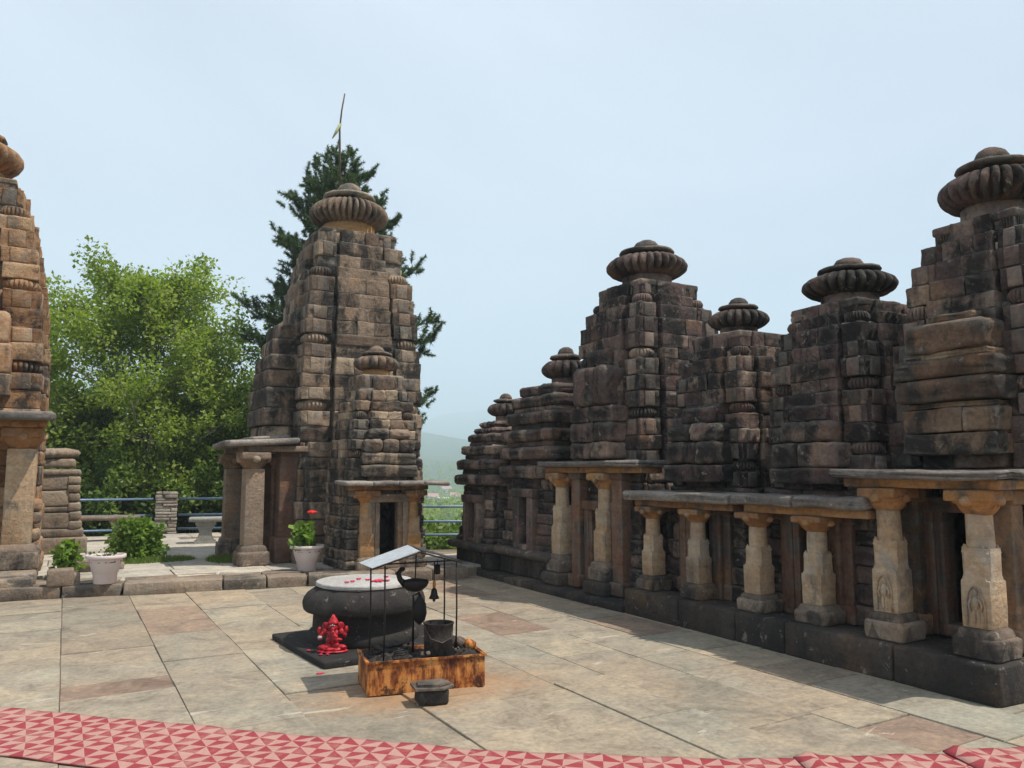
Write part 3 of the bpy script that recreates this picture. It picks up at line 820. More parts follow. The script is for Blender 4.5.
# flagpole on the temple
fp = empty('flagpole', (4.10, 13.82, 6.76), 0, 'thin leaning wooden flagpole with a small faded flag rising above the ribbed crown', 'flagpole')
m = MB(); m.tube([(0, 0, -.12), (-.02, 0, .7), (-.03, 0, 1.05), (.0, 0, 1.4), (.05, 0, 1.74)], [.022, .02, .017, .014, .012]); m.build('pole', M['bark'], fp)
m = MB(); m.tube([(-.02, 0, 1.14), (-.09, .01, .98), (-.16, 0, .84)], [.03, .028, .01], n=5); m.build('flag', M['flag'], fp)

# ------------------------------------------------------------------ left temple (cropped)
L = empty('stone_temple', (-1.50, 14.1, 0), 0, 'tall ochre stone temple cut off by the left edge of the picture', 'temple')
w = 1.15
cella(L, w, .15, 2.45, M['left'], .8, 1.75, ch=.24, frame='red_pillar')
m = MB(); spire_courses(m, 2.45, 5.82, curve(w, .72, 2.45, 5.82, 2.3), .225, 5, 2, .06)
m.build('spire', M['left'], L, wob=.014, wobs=3)
crown(L, 5.80, .70, 1.1, M['left'], ribs=30, neck=.68)
gable(L, w, .3, 2.6, [(2.9, .80, .36, .02), (3.3, .78, .34, .03), (3.75, .74, .32, .06), (4.0, .55, .22, .03), (4.3, .5, .2, .08)], M['left'])
for lx in (1.50 - .52, -.98):
    make_pillar(L, lx, 12.75 - 14.1, .28, 2.27 - .1 - .28, .36, ('pillar', 'capital', 'base'), plain_shaft=True, bell=.86)
m = MB(); m.block((0, 12.75 - 14.1, 2.22), (2.5, .4, .1), .015)
for s in (-1.0, 1.0): m.block((s, -1.15, 2.22), (.3, .9, .095), .015)
m.build('beam', M['capital'], L, wob=.008)
m = MB(); m.block((.68, -1.38, 2.33), (1.34, 1.15, .12), .035, tilt=(0, .05)); m.block((-.68, -1.38, 2.33), (1.34, 1.15, .12), .035, tilt=(0, .05))
m.build('porch_roof', M['slab'], L, wob=.02, wobs=4)
m = MB(); m.block((0, -1.5, .20), (2.5, 1.05, .17), .03); 
for s in (-1, 0, 1): m.block((s * .82, -2.0, .17), (.80, .34, .16), .03)
m.build('plinth', M['kerb'], L, wob=.015)
for s in (-1, 1):
    m = MB(); m.block((s * 1.08, -1.12, 1.2), (.16, .2, 2.1), .02)
    for z in (.5, .72, .95, 1.12): m.block((s * 1.12, -1.12, z), (.26, .28, .17), .05)
    m.build('pilaster', M['left'], L, wob=.012)

# ------------------------------------------------------------------ ruined shrine stump
Rn = empty('ruined_shrine', (-.13, 16.6, TZ), R(2), 'broken low stone shrine stump with a ribbed band on top, beside the left temple', 'ruin')
m = MB()
m.block((-.1, 0, .14), (1.25, 1.1, .30), .04); m.block((-.1, -.02, .36), (1.12, .95, .16), .04)
m.build('base', M['ruin'], Rn, wob=.03, wobs=4)
m = MB(); z = .44
for (h, wd, c) in ((.28, .80, 0), (.10, .84, 0), (.28, .76, .0), (.26, .72, -.02)):
    m.block((-.16 + c, -.05, z + h / 2), (wd, .85, h - .01), .03); z += h
for k in range(6):
    m.block((.32 - .012 * k, -.2, .5 + .155 * k), (.20, .6, .145), .04)
m.block((-.12, -.05, z + .05), (.98, .9, .11), .04); z += .11
m.build('wall', M['ruin'], Rn, wob=.025, wobs=4)
m = MB()
m.block((-.15, -.05, z + .10), (.85, .8, .16), .05)
m.lathe([(.30, z + .18), (.43, z + .22), (.46, z + .27), (.43, z + .33), (.30, z + .36)], (-.1, -.05, 0), n=96, rib=22, ribd=.08)
m.build('ribbed_top', M['ruin'], Rn, wob=.03, wobs=4)

# ------------------------------------------------------------------ altar
AL = empty('stone_altar', (2.50, 7.33, 0), R(4), 'big round black stone altar with a flat white flower-strewn top', 'altar')
m = MB()
prof = [(.495, .05), (.505, .07), (.505, .12), (.485, .15), (.465, .16), (.46, .30), (.475, .315), (.535, .33), (.55, .345), (.553, .36), (.558, .385), (.56, .41), (.548, .45), (.52, .49), (.475, .52), (.44, .535), (.43, .54)]
rd = [0] * 9 + [0., .0, .03, .05, .06, .06, .03, 0.]
m.lathe(prof, n=160, rib=12, ribd=rd)
m.build('drum', M['altar'], AL, wob=.006, wobs=4, angle=50)
m = MB(); m.lathe([(.425, .53), (.428, .545), (.445, .55), (.445, .572), (.438, .58), (.3, .582), (.01, .583)], n=64); m.build('top_slab', M['altar_top'], AL, wob=.004, angle=40)
m = MB(); m.block((.05, -.05, .025), (1.42, 1.40, .07), .018); m.build('base_slab', M['altar'], AL, wob=.012)
mp_ = [(.02, -.25), (.07, -.22), (.05, -.29), (.12, -.27), (-.2, -.2), (-.14, -.16), (.0, -.12), (.2, .0), (-.05, -.02)]
base_petal = None
for i, (px, py) in enumerate(mp_):
    m = MB(); r = .022 if i < 4 else .014
    for k in range(5):
        a = k * 1.257; m.ell((px * 0 + r * math.cos(a), r * math.sin(a), .008), (r * .8, r * .5, .007), n=7, m=5, rot=Matrix.Rotation(a, 3, 'Z'))
    o = m.build('flower', M['petal']); o.location = (2.50 + px * 1.1, 7.36 + py * .9, .585)
    tag(o, 'crimson flower head scattered on the white top of the altar', 'flower', 'flower heads on the altar top')
for i, (px, py) in enumerate([(1.84, 6.42), (1.90, 7.0), (1.98, 6.86), (2.0, 6.78), (1.95, 6.80)]):
    m = MB(); m.ell((0, 0, .006), (.035 if i == 0 else .015, .018, .006), n=7, m=5)
    o = m.build('petal', M['petal']); o.location = (px, py, .003 if i == 0 else .062); o.rotation_euler = (0, 0, i * 1.1)
    if i == 0: tag(o, 'crimson petal lying on the paving in front of the altar', 'petal')
    else: tag(o, 'crimson petal fallen on the base slab of the altar near the red idol', 'petal', 'petals on the altar base')

# ------------------------------------------------------------------ red seated idol (one continuous figure)
I = empty('statuette', (2.08, 6.90, .06), R(-25), 'small red-painted seated elephant-headed statuette leaning on the black altar', 'statuette')
def meta(name, els, mat, parent, res=.008):
    """fuse ellipsoids into one surface"""
    mb = bpy.data.metaballs.new(name); mb.resolution = res; mb.render_resolution = res; mb.threshold = .35
    o = bpy.data.objects.new(name + '_tmp', mb); COL.objects.link(o)
    for (c, r) in els:
        e = mb.elements.new(type='ELLIPSOID'); e.co = c; k = 1.25
        mxr = max(r); e.radius = mxr * k * 1.15; e.size_x, e.size_y, e.size_z = [q / mxr for q in r]
    dg = bpy.context.evaluated_depsgraph_get(); me = bpy.data.meshes.new_from_object(o.evaluated_get(dg))
    bpy.data.objects.remove(o); bpy.data.metaballs.remove(mb)
    me.name = name; me.materials.clear(); me.materials.append(mat)
    me.polygons.foreach_set('use_smooth', [True] * len(me.polygons))
    q = bpy.data.objects.new(name, me); COL.objects.link(q); q.parent = parent
    return q
els = [((0, 0, .10), (.062, .05, .065)), ((0, -.012, .13), (.05, .045, .05)), ((0, 0, .18), (.055, .04, .04)), ((0, -.005, .245), (.042, .04, .045)),
       ((-.065, -.035, .05), (.06, .035, .028)), ((.065, -.035, .05), (.06, .035, .028)), ((-.02, -.075, .035), (.05, .025, .022)), ((.03, -.07, .03), (.05, .025, .022)),
       ((-.07, -.01, .20), (.025, .022, .03)), ((.07, -.01, .20), (.025, .022, .03)), ((-.10, -.03, .17), (.022, .02, .035)), ((.10, -.02, .17), (.022, .02, .035)),
       ((-.11, -.04, .22), (.018, .018, .035)), ((.115, -.02, .225), (.018, .018, .035)), ((-.10, -.06, .14), (.02, .025, .018)), ((.06, -.07, .13), (.03, .022, .018)),
       ((0, -.045, .225), (.018, .02, .022)), ((.008, -.06, .195), (.015, .015, .022)), ((.022, -.065, .168), (.014, .014, .02)), ((.04, -.066, .158), (.013, .013, .013))]
body = meta('body', els, M['idol'], I)
m = MB()
for s in (-1, 1): m.ell((s * .062, .0, .25), (.034, .01, .042), rot=Matrix.Rotation(s * .3, 3, 'Z'))
m.build('ear', M['idol'], body)
m = MB(); m.lathe([(.046, .275), (.048, .285), (.040, .30), (.030, .325), (.018, .345), (.008, .365)], n=16, rib=8, ribd=.06); m.build('crown', M['idol'], body)
for nm, c_, r_ in (('sweet', (-.10, -.075, .155), (.02, .02, .017)), ('eye', (-.014, -.043, .262), (.006, .006, .006)), ('eye', (.014, -.043, .262), (.006, .006, .006)), ('forehead_mark', (0, -.046, .268), (.006, .005, .010))):
    m = MB(); m.ell(c_, r_); m.build(nm, M['altar_top'], body)
m = MB(); m.ell((0, -.02, .012), (.14, .10, .018)); m.build('seat', M['idol'], I)
I.scale = (1.0, .95, .84)

# ------------------------------------------------------------------ rusty iron fire box and its canopy
ang = R(-10)
BX = empty('iron_box', (1.955, 5.63, 0), ang, 'rust-orange iron trough full of ash standing before the altar', 'trough')
m = MB(); Lb, Db, Hb = .87, .46, .235; tk = .012
m.box((0, 0, .004), (Lb, tk, Hb)); m.box((0, Db - tk, .004), (Lb, Db, Hb)); m.box((0, tk + .001, .004), (tk, Db - tk - .001, Hb)); m.box((Lb - tk, tk + .001, .004), (Lb, Db - tk - .001, Hb))
m.box((-.012, -.012, Hb - .012), (Lb + .012, .012 - .013, Hb + .004)); m.box((-.012, .001, Hb - .012), (-.001, Db, Hb + .004)); m.box((Lb + .001, .001, Hb - .012), (Lb + .012, Db, Hb + .004))
m.build('side_panel', M['rust'], BX, smooth=False, wob=.003)
m = MB(); V = []; F = []; nxg, nyg = 40, 24
for j in range(nyg):
    for i in range(nxg):
        x = .014 + (Lb - .028) * i / (nxg - 1); y = .014 + (Db - .028) * j / (nyg - 1)
        V.append((x, y, .19 + .028 * math.sin(x * 21 + y * 9) * math.sin(y * 25 + 1) + rnd.uniform(0, .022) + .03 * math.sin(math.pi * j / nyg)))
for j in range(nyg - 1):
    for i in range(nxg - 1): F.append((j * nxg + i, j * nxg + i + 1, (j + 1) * nxg + i + 1, (j + 1) * nxg + i))
m.add(V, F); tag(m.build('ash_bed', M['ash'], BX, smooth=False))
def boxw(lx, ly, z=0.):
    return (1.955 + lx * math.cos(ang) - ly * math.sin(ang), 5.63 + lx * math.sin(ang) + ly * math.cos(ang), z)
for i in range(46):
    m = MB(); s = rnd.uniform(.010, .024)
    m.block((0, 0, 0), (s * rnd.uniform(1, 2.2), s * rnd.uniform(.8, 1.4), s), s * .25, seg=4)
    lx, ly = (rnd.uniform(.05, .5), rnd.uniform(.05, .45)) if i < 24 else (rnd.uniform(.66, .82), rnd.uniform(.05, .42))
    o = m.build('charcoal_lump', M['ash'] if i % 4 else M['scrap'], smooth=False); o.location = boxw(lx, ly, .245 + rnd.uniform(-.01, .012)); o.rotation_euler = (rnd.random(), rnd.random(), rnd.random() * 6)
    tag(o, 'charred lump lying on the ash of the rusty trough', 'charcoal', 'charred lumps in the trough')
m = MB()
for (r_, h0) in ((.05, .02), (.045, .035)):
    m.tube([(r_ * math.cos(a), r_ * .8 * math.sin(a), h0) for a in np.linspace(0, 2 * math.pi, 18)], .006)
o = m.build('wire_coil', M['black_metal']); o.location = boxw(.26, .12, .235); tag(o, 'black coil of wire lying on the ash at the front of the trough', 'wire')
m = MB(); m.block((0, 0, .02), (.20, .16, .022), .008); m.block((.02, .01, .045), (.16, .10, .02), .008)
o = m.build('burnt_plate', M['ash']); o.location = boxw(.22, .34, .235); o.rotation_euler = (.12, 0, .3); tag(o, 'burnt flat plate on the ash near the altar side of the trough', 'plate')
for k, (lx, ly, mt, lb) in enumerate(((.74, .30, 'scrap', 'brown broken clay pot shard by the right end of the trough'), (.79, .2, 'rust', 'rusty crumpled can lying at the right end of the trough'))):
    m = MB(); m.lathe([(.022, 0), (.045, .02), (.05, .05), (.035, .075), (.03, .07)], n=12, rib=5, ribd=.12)
    o = m.build('pot_shard' if k == 0 else 'rusty_can', M[mt], wob=.008, wobs=30); o.location = boxw(lx, ly, .235); o.rotation_euler = (.5, .3, k); tag(o, lb, 'shard' if k == 0 else 'can')
# canopy
CN = empty('canopy_frame', (1.955, 5.63, 0), ang, 'small tin gable roof on thin black rods over the trough', 'canopy')
pp = [(.13, .03), (.05, .40), (.68, .24), (.60, .47), (.40, .47)]
rods = [((.12, .05), .90, .20), ((.07, .38), .885, .20), ((.69, .16), .90, .20), ((.66, .42), .90, .20)]
for (q, zt, zb) in rods:
    m = MB(); m.tube([(q[0], q[1], zb), (q[0] + .004, q[1], (zb + zt) / 2), (q[0], q[1], zt)], .0065, n=8); m.build('rod', M['black_metal'], CN)
m = MB()
def sheet(P, th=.004):
    P = [Vector(p) for p in P]; n = (P[1] - P[0]).cross(P[3] - P[0]).normalized() * th
    V = [tuple(p) for p in P] + [tuple(p + n) for p in P]
    m.add(V, [(0, 3, 2, 1), (4, 5, 6, 7), (0, 1, 5, 4), (1, 2, 6, 5), (2, 3, 7, 6), (3, 0, 4, 7)])
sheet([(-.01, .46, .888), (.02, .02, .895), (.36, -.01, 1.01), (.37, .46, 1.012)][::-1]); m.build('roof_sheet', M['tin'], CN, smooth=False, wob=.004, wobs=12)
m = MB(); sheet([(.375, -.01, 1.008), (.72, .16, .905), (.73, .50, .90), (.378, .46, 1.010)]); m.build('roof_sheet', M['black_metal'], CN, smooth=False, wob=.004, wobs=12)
m = MB()
for a, b in (((.02, .02, .885), (.365, -.01, .998)), ((-.01, .46, .88), (.37, .46, .998)), ((.365, -.01, .998), (.73, .16, .892)), ((.37, .46, .998), (.77, .5, .885)), ((.365, -.01, .998), (.37, .46, .998)), ((.05, .2, .895), (.70, .3, .895))):
    m.tube([a, b], .006, n=6)
m.build('roof_bar', M['black_metal'], CN)
# lamp / bells hanging from the canopy
def at_box(name, lx, ly, z, label, cat):
    return empty(name, boxw(lx, ly, z), ang, label, cat)
h = at_box('hanging_lamp', .40, .30, .74, 'soot-black hanging oil lamp with a curled spout under the tin canopy', 'lamp')
m = MB(); m.lathe([(.015, -.07), (.04, -.06), (.065, -.03), (.075, .0), (.065, .02), (.03, .03), (.01, .035)], n=20, ex=1.45, ey=.8)
m.build('bowl', M['black_metal'], h)
m = MB(); m.tube([(-.08, 0, -.01), (-.12, -.01, .03), (-.135, -.01, .075), (-.115, -.01, .10)], [.03, .022, .02, .016]); m.ell((-.105, -.01, .105), (.025, .015, .018)); m.build('spout', M['black_metal'], h)
m = MB(); m.tube([(0, 0, .03), (.005, 0, .21)], .005); m.build('chain', M['black_metal'], h)
h = at_box('hanging_bundle', .44, .31, .56, 'sooty black cloth bundle hanging below the oil lamp', 'bundle')
m = MB(); m.lathe([(.01, -.14), (.045, -.11), (.06, -.05), (.05, .02), (.02, .07), (.01, .09)], n=14, rib=5, ribd=.12, ex=.9, ey=.7); m.build('cloth', M['black_metal'], h, wob=.01, wobs=14)
m = MB(); m.tube([(-.05, 0, -.34), (-.05, 0, .08), (0, 0, .10)], .009, n=6); m.build('hook_rod', M['black_metal'], h)
h = at_box('small_bell', .55, .30, .66, 'small black bell hanging on a brass clasp from the canopy', 'bell')
m = MB(); m.lathe([(.038, -.05), (.040, -.045), (.028, -.02), (.022, .015), (.012, .03), (.004, .035)], n=18); m.build('bell_body', M['black_metal'], h)
m = MB(); m.lathe([(.010, .03), (.013, .05), (.010, .085), (.008, .09)], n=12); m.build('clasp', M['brass'], h)
m = MB(); m.tube([(0, 0, .09), (0, 0, .235)], .004); m.ell((0, 0, -.06), (.012, .012, .014)); m.build('chain', M['black_metal'], h)
h = at_box('hanging_tin', .585, .34, .83, 'small black tin hanging high under the canopy eave', 'tin')
m = MB(); m.lathe([(.018, -.04), (.022, -.035), (.022, .03), (.015, .035)], n=14); m.build('can', M['black_metal'], h)
m = MB(); m.tube([(0, 0, .035), (0, 0, .075)], .003); m.build('wire', M['black_metal'], h)
# metal drum
h = at_box('metal_bucket', .555, .17, .205, 'soot-blackened open metal bucket standing in the ash of the trough', 'bucket')
m = MB(); m.lathe([(.105, 0), (.108, .004), (.108, .12), (.112, .125), (.108, .13), (.109, .235), (.114, .24), (.114, .25), (.104, .25), (.102, .24), (.100, .03), (.01, .028)], n=36); m.build('shell', M['ash'], h, wob=.004, wobs=12, angle=50)
m = MB(); m.tube([(-.112, 0, .23), (-.08, -.09, .15), (0, -.118, .12), (.08, -.09, .15), (.112, 0, .23)], .004); m.build('handle', M['scrap'], h)

# stone stove block
h = empty('stone_block', (2.30, 5.28, 0), R(-14), 'small dark block with a flat broken slab on top, on the paving before the trough', 'block')
m = MB(); m.block((0, 0, .055), (.215, .18, .105), .018); m.build('base', M['altar'], h, wob=.010, wobs=14)
m = MB(); m.prism([(-.13, -.09), (.06, -.12), (.14, -.05), (.12, .09), (-.02, .12), (-.14, .08)], .11, .125); m.prism([(-.11, -.05), (.04, -.09), (.12, -.03), (.08, .08), (-.1, .07)], .126, .14)
m.build('top_slab', M['base'], h, smooth=False, wob=.008, wobs=14)

# ------------------------------------------------------------------ mats
t = NT('woven_mat'); tn = t.tone(); p = t.obj(); n = t.noise(p, 60, 3)
c = t.mix(t.mr(tn, .45, .55), (.27, .04, .05), (.40, .22, .185))
uvn = t.n('ShaderNodeUVMap'); wv = t.n('ShaderNodeTexWave'); wv.wave_type = 'BANDS'; wv.bands_direction = 'X'; wv.inputs['Scale'].default_value = 28
t.l(uvn.outputs[0], wv.inputs[0])
c = t.mix(.5, c, t.ramp(n, [(.3, (.8, .8, .8)), (.7, (1.12, 1.12, 1.12))]), 'MULTIPLY')
n9 = t.noise(p, 5, 5, .7); c = t.mix(t.mr(n9, .50, .72, 0, .55), c, (.42, .30, .24))
c = t.mix(.35, c, t.ramp(wv.outputs[0], [(0, (.72, .72, .72)), (1, (1.1, 1.1, 1.1))]), 'MULTIPLY')
t.col(c); t.nrm(t.bump(wv.outputs[0], .25, .004)); t.b.inputs['Roughness'].default_value = .9; M['mat'] = t.m
def mat_strip(path, width, label, z=.012, fold=False, cell=.107, ph=0):
    """path: far edge points; the mat lies to the near side of it"""
    pts = [Vector((*p, 0)) for p in path]
    d = [0]
    for a, b in zip(pts[:-1], pts[1:]): d.append(d[-1] + (b - a).length)
    tot = d[-1]
    def at(s):
        s = max(0, min(tot, s))
        for i in range(len(d) - 1):
            if s <= d[i + 1] + 1e-9:
                return pts[i].lerp(pts[i + 1], (s - d[i]) / (d[i + 1] - d[i]))
        return pts[-1]
    nc = int(tot / cell); rows = int(round(width / cell)); sub = 3
    V = []; UV = []; F = []; T = []
    NU = nc * sub + 1; NV = rows * sub + 1
    for i in range(NU):
        s = i * cell / sub; p0 = at(s); tg = (at(s + .25) - at(s - .25)).normalized(); nn = Vector((tg.y, -tg.x, 0))
        for j in range(NV):
            q = p0 + nn * (j * cell / sub)
            zz = z + .004 * math.sin(s * 5 + j * .12) + .003 * math.sin(s * 13 + j * .4)
            if fold and s < .16: zz += .024 * math.sin(math.pi * min(1, s / .16)) ** 2 
            V.append((q.x, q.y, zz)); UV.append((s / cell, j / sub))
    for i in range(nc * sub):
        for j in range(rows * sub):
            a = i * NV + j; b = (i + 1) * NV + j; c_ = b + 1; e_ = a + 1
            ci, cj = i // sub, j // sub; fi, fj = i % sub, j % sub
            par = (ci + cj + ph) % 2
            def tri(ids, cu, cv):
                F.append(ids)
                if par == 0: v = cu > cv
                else: v = cu > 1 - cv
                T.append(1. if v ^ (cj % 2 == 1) else 0.)
            if par == 0:
                tri((a, b, c_), (fi + .7) / sub, (fj + .3) / sub); tri((a, c_, e_), (fi + .3) / sub, (fj + .7) / sub)
            else:
                tri((a, b, e_), (fi + .3) / sub, (fj + .3) / sub); tri((b, c_, e_), (fi + .7) / sub, (fj + .7) / sub)
    # underside and rim give it thickness
    n0 = len(V); V += [(x, y, zz - .007) for (x, y, zz) in V]; UV += UV
    F2 = list(F); T2 = list(T)
    F += [tuple(k + n0 for k in f)[::-1] for f in F2]; T += T2
    rim = [i * NV for i in range(NU)], [i * NV + NV - 1 for i in range(NU)][::-1], list(range(NV))[::-1], [(NU - 1) * NV + j for j in range(NV)]
    for rr in rim:
        for a, b in zip(rr[:-1], rr[1:]):
            F.append((a, a + n0, b + n0)); F.append((a, b + n0, b)); T += [0., 0.]
    o = bulk('woven_mat', V, F, M['mat'], tone=T)
    uv = o.data.uv_layers.new(name='UVMap')
    li = np.zeros(len(o.data.loops), np.int32); o.data.loops.foreach_get('vertex_index', li)
    uv.data.foreach_set('uv', np.array(UV, np.float32)[li].ravel())
    tag(o, label, 'mat', 'red woven mats along the court')
    return o
mat_strip([(-3.2, 9.1), (-2.0, 8.05), (-1.0, 7.15), (-.3, 6.55), (.27, 6.03), (.84, 5.47), (1.38, 4.97), (1.79, 4.60), (2.24, 4.20), (2.59, 3.93), (3.11, 3.59), (3.60, 3.29), (3.74, 3.22)], .749, 'longest red and pink triangle-patterned mat running in from the left edge')
mat_strip([(3.62, 3.30), (3.97, 3.12), (4.37, 2.955), (4.56, 2.88)], .749, 'short middle red mat between the two raised folds', fold=True, z=.016)
mat_strip([(4.43, 2.95), (4.88, 2.77), (5.6, 2.5), (6.6, 2.1)], .749, 'red mat at the lower right corner starting at the second fold', fold=True, z=.018, ph=1)

# ------------------------------------------------------------------ pots and plants
def leaves(clumps, n, size, rs, narrow=.45, up=.3, fold=.25):
    """clumps: (k,4) centre+radius -> leaf rhombs (V,F,tone)"""
    cl = np.asarray(clumps, float); k = rs.randint(0, len(cl), n) if len(cl) > 1 else np.zeros(n, int)
    d = rs.normal(size=(n, 3)); d /= np.linalg.norm(d, axis=1)[:, None]
    rad = rs.random_sample(n) ** .45
    P = cl[k, :3] + d * (cl[k, 3] * rad)[:, None]
    a = rs.normal(size=(n, 3)) + d * 1.0; a[:, 2] -= .2; a /= np.linalg.norm(a, axis=1)[:, None]
    b = np.cross(a, rs.normal(size=(n, 3)) + np.array([0, 0, up * 3])); b /= np.linalg.norm(b, axis=1)[:, None]
    c = np.cross(a, b)
    s = size * (.6 + .8 * rs.random_sample(n))[:, None]
    V = np.stack([P, P + a * s * .5 + b * s * narrow + c * s * fold * .4, P + a * s, P + a * s * .5 - b * s * narrow + c * s * fold * .4], 1).reshape(-1, 3)
    F = np.arange(n * 4).reshape(-1, 4)
    ct = rs.random_sample(len(cl))
    tone = np.clip(.5 * rs.random_sample(n) + .5 * ct[k], 0, 1)
    return V, F, tone

def pot(x, y, s, label, rz=0):
    e = empty('plant_pot', (x, y, TZ + .005), rz, label, 'plant pot', 'pink-white plastic plant pots on the kerb')
    m = MB(); prof = [(.13, 0), (.135, .005), (.145, .13), (.15, .135), (.155, .14), (.20, .30), (.203, .315), (.235, .318), (.24, .325), (.24, .355), (.235, .362), (.215, .362), (.208, .35), (.20, .315), (.19, .30)]
    m.lathe([(a * s, b * s) for a, b in prof], n=48); m.build('bowl', M['pot'], e, angle=50)
    m = MB(); m.lathe([(.19 * s, .27 * s), (.195 * s, .30 * s), (.1 * s, .315 * s), (.01, .32 * s)], n=24); m.build('soil', M['soil'], e, wob=.01, wobs=20)
    return e
pot(.52, 11.72, 1.0, 'wide plastic pot with almost bare soil on the kerb at left')
pot(3.13, 11.76, 1.0, 'plastic pot holding the leafy red geranium beside the small shrine', .4)
def plant(name, x, y, z, r, h, n, size, label, cat, mat='bush', seed=1, group=None, stems=8, narrow=.42):
    rs = np.random.RandomState(seed); e = empty(name, (x, y, z), 0, label, cat, group)
    cl = []
    m = MB()
    for i in range(stems):
        a = rs.random_sample() * 6.28; rr = r * rs.random_sample() ** .6 * .85; hh = h * (.55 + .45 * rs.random_sample()) * (1 - .35 * (rr / r) ** 2)
        tip = (rr * math.cos(a), rr * math.sin(a), hh); m.tube([(0.02 * math.cos(a), .02 * math.sin(a), 0), (tip[0] * .6, tip[1] * .6, hh * .55), tip], [.008, .006, .003], n=5)
        cl.append((*tip, r * .30)); cl.append((tip[0] * .75, tip[1] * .75, hh * .62, r * .32)); cl.append((tip[0] * 1.05, tip[1] * 1.05, hh * .3, r * .3))
    cl = [(a, b, max(c, r * .18), d) for a, b, c, d in cl]
    m.build('stem', M['bark'], e)
    V, F, T = leaves(cl, n, size, rs, narrow); V[:, 2] = np.maximum(V[:, 2], .01)
    bulk('foliage', V, F, M[mat], e, T)
    return e
g = plant('geranium', 3.13, 11.76, TZ + .30, .20, .42, 420, .085, 'bright green geranium with one red bloom in the right-hand pot', 'plant', seed=3, stems=9, narrow=.5)
m = MB()
for k in range(16):
    a = k * 2.4; rr = .055 * (k / 16) ** .5; m.ell((rr * math.cos(a), rr * math.sin(a), .03 * math.cos(rr * 20)), (.028, .028, .018), n=7, m=5)
o = m.build('bloom', M['flower'], g); o.location = (.05, -.03, .52); 
m = MB(); m.tube([(.01, 0, .2), (.04, -.02, .4), (.05, -.03, .52)], .005); m.build('flower_stalk', M['bush'], g)
e = plant('seedling', .50, 11.72, TZ + .30, .15, .16, 60, .05, 'few dry reddish sprigs in the left-hand pot', 'plant', 'shrub', 4, stems=5)
plant('round_bush', 1.10, 14.7, TZ, .40, .68, 3200, .08, 'round bright green bush growing from the terrace behind the left pot', 'bush', 'bush', 7, stems=26)
plant('leafy_plant', .10, 12.75, TZ + .05, .17, .42, 300, .09, 'low bright green plant growing beside the left temple porch', 'plant', 'bush', 9, stems=12)
# little stone block planter and grass tufts
m = MB()
m.block((0, 0, .10), (.30, .24, .21), .02); m.block((.17, .01, .06), (.10, .2, .16), .02)
o = m.build('stone_cube', M['kerb'], wob=.006); o.location = (.02, 11.82, TZ - .0); tag(o, 'pale square stone block on the kerb left of the pot', 'block')
m = MB(); m.block((0, 0, .06), (.34, .26, .14), .03); m.block((.28, .1, .05), (.25, .22, .12), .03); m.block((.05, .26, .07), (.5, .2, .14), .04)
o = m.build('rubble', M['kerb'], wob=.02, wobs=8); o.location = (.42, 13.2, TZ); tag(o, 'broken red-brown stones lying behind the left pot', 'rubble')
def grass_patch(x, y, rx, ry, n, seed):
    rs = np.random.RandomState(seed); P = np.zeros((n, 3)); a = rs.random_sample(n) * 6.28; r = rs.random_sample(n) ** .5
    P[:, 0] = x + rx * r * np.cos(a); P[:, 1] = y + ry * r * np.sin(a); P[:, 2] = TZ
    h = .03 + .06 * rs.random_sample(n); t_ = rs.random_sample(n) * 6.28; w_ = .006
    D = np.stack([np.cos(t_), np.sin(t_), 0 * t_], 1) * w_
    L_ = rs.normal(size=(n, 3)) * .02; L_[:, 2] = h
    V = np.stack([P - D, P + D, P + L_], 1).reshape(-1, 3); F = np.arange(3 * n).reshape(-1, 3)
    return V, F, rs.random_sample(n)
A1 = [grass_patch(1.25, 14.2, .7, .35, 2600, 2), grass_patch(2.4, 13.7, .35, .55, 2400, 3)]
V = np.concatenate([a[0] for a in A1]); F = np.concatenate([A1[0][1], A1[1][1] + len(A1[0][0])]); T_ = np.concatenate([a[2] for a in A1])
tag(bulk('grass', V, F, M['grass'], tone=T_), 'short green grass growing in gaps of the terrace', 'grass', kind='stuff')

# ------------------------------------------------------------------ benches
def bench(x, y, rz, mat, L_, label, legs=(-.55, .55)):
    e = empty('stone_bench', (x, y, TZ), rz, label, 'bench', 'benches on the terrace')
    m = MB(); m.block((0, 0, .47), (L_, .46, .085), .03); m.build('seat', M[mat], e, wob=.006)
    for lx in (-L_ * .28, L_ * .28):
        m = MB(); m.prism([(-.20, -.17), (.20, -.17), (.20, .17), (-.20, .17)], 0, .05)
        V = []; 
        prof = [(.17, .05), (.15, .10), (.12, .18), (.12, .26), (.16, .33), (.19, .38), (.20, .43)]
        V = [(sx * a, sy * .15, z) for (a, z) in prof for sx, sy in ((-1, -1), (1, -1), (1, 1), (-1, 1))]
        F = [(4 * i + k, 4 * i + (k + 1) % 4, 4 * i + 4 + (k + 1) % 4, 4 * i + 4 + k) for i in range(len(prof) - 1) for k in range(4)] + [(3, 2, 1, 0), tuple(4 * (len(prof) - 1) + k for k in range(4))]
        m.add(V, F); o = m.build('leg', M[mat], e, angle=40); o.location = (lx, 0, 0)
    return e
bench(.55, 20.0 - 1.4, R(0), 'kerb', 1.75, 'brown stone bench by the blue railing beside the ruined shrine')
bench(2.92, 17.1, R(-8), 'grey', 1.45, 'grey concrete bench half hidden behind the porch pillars')

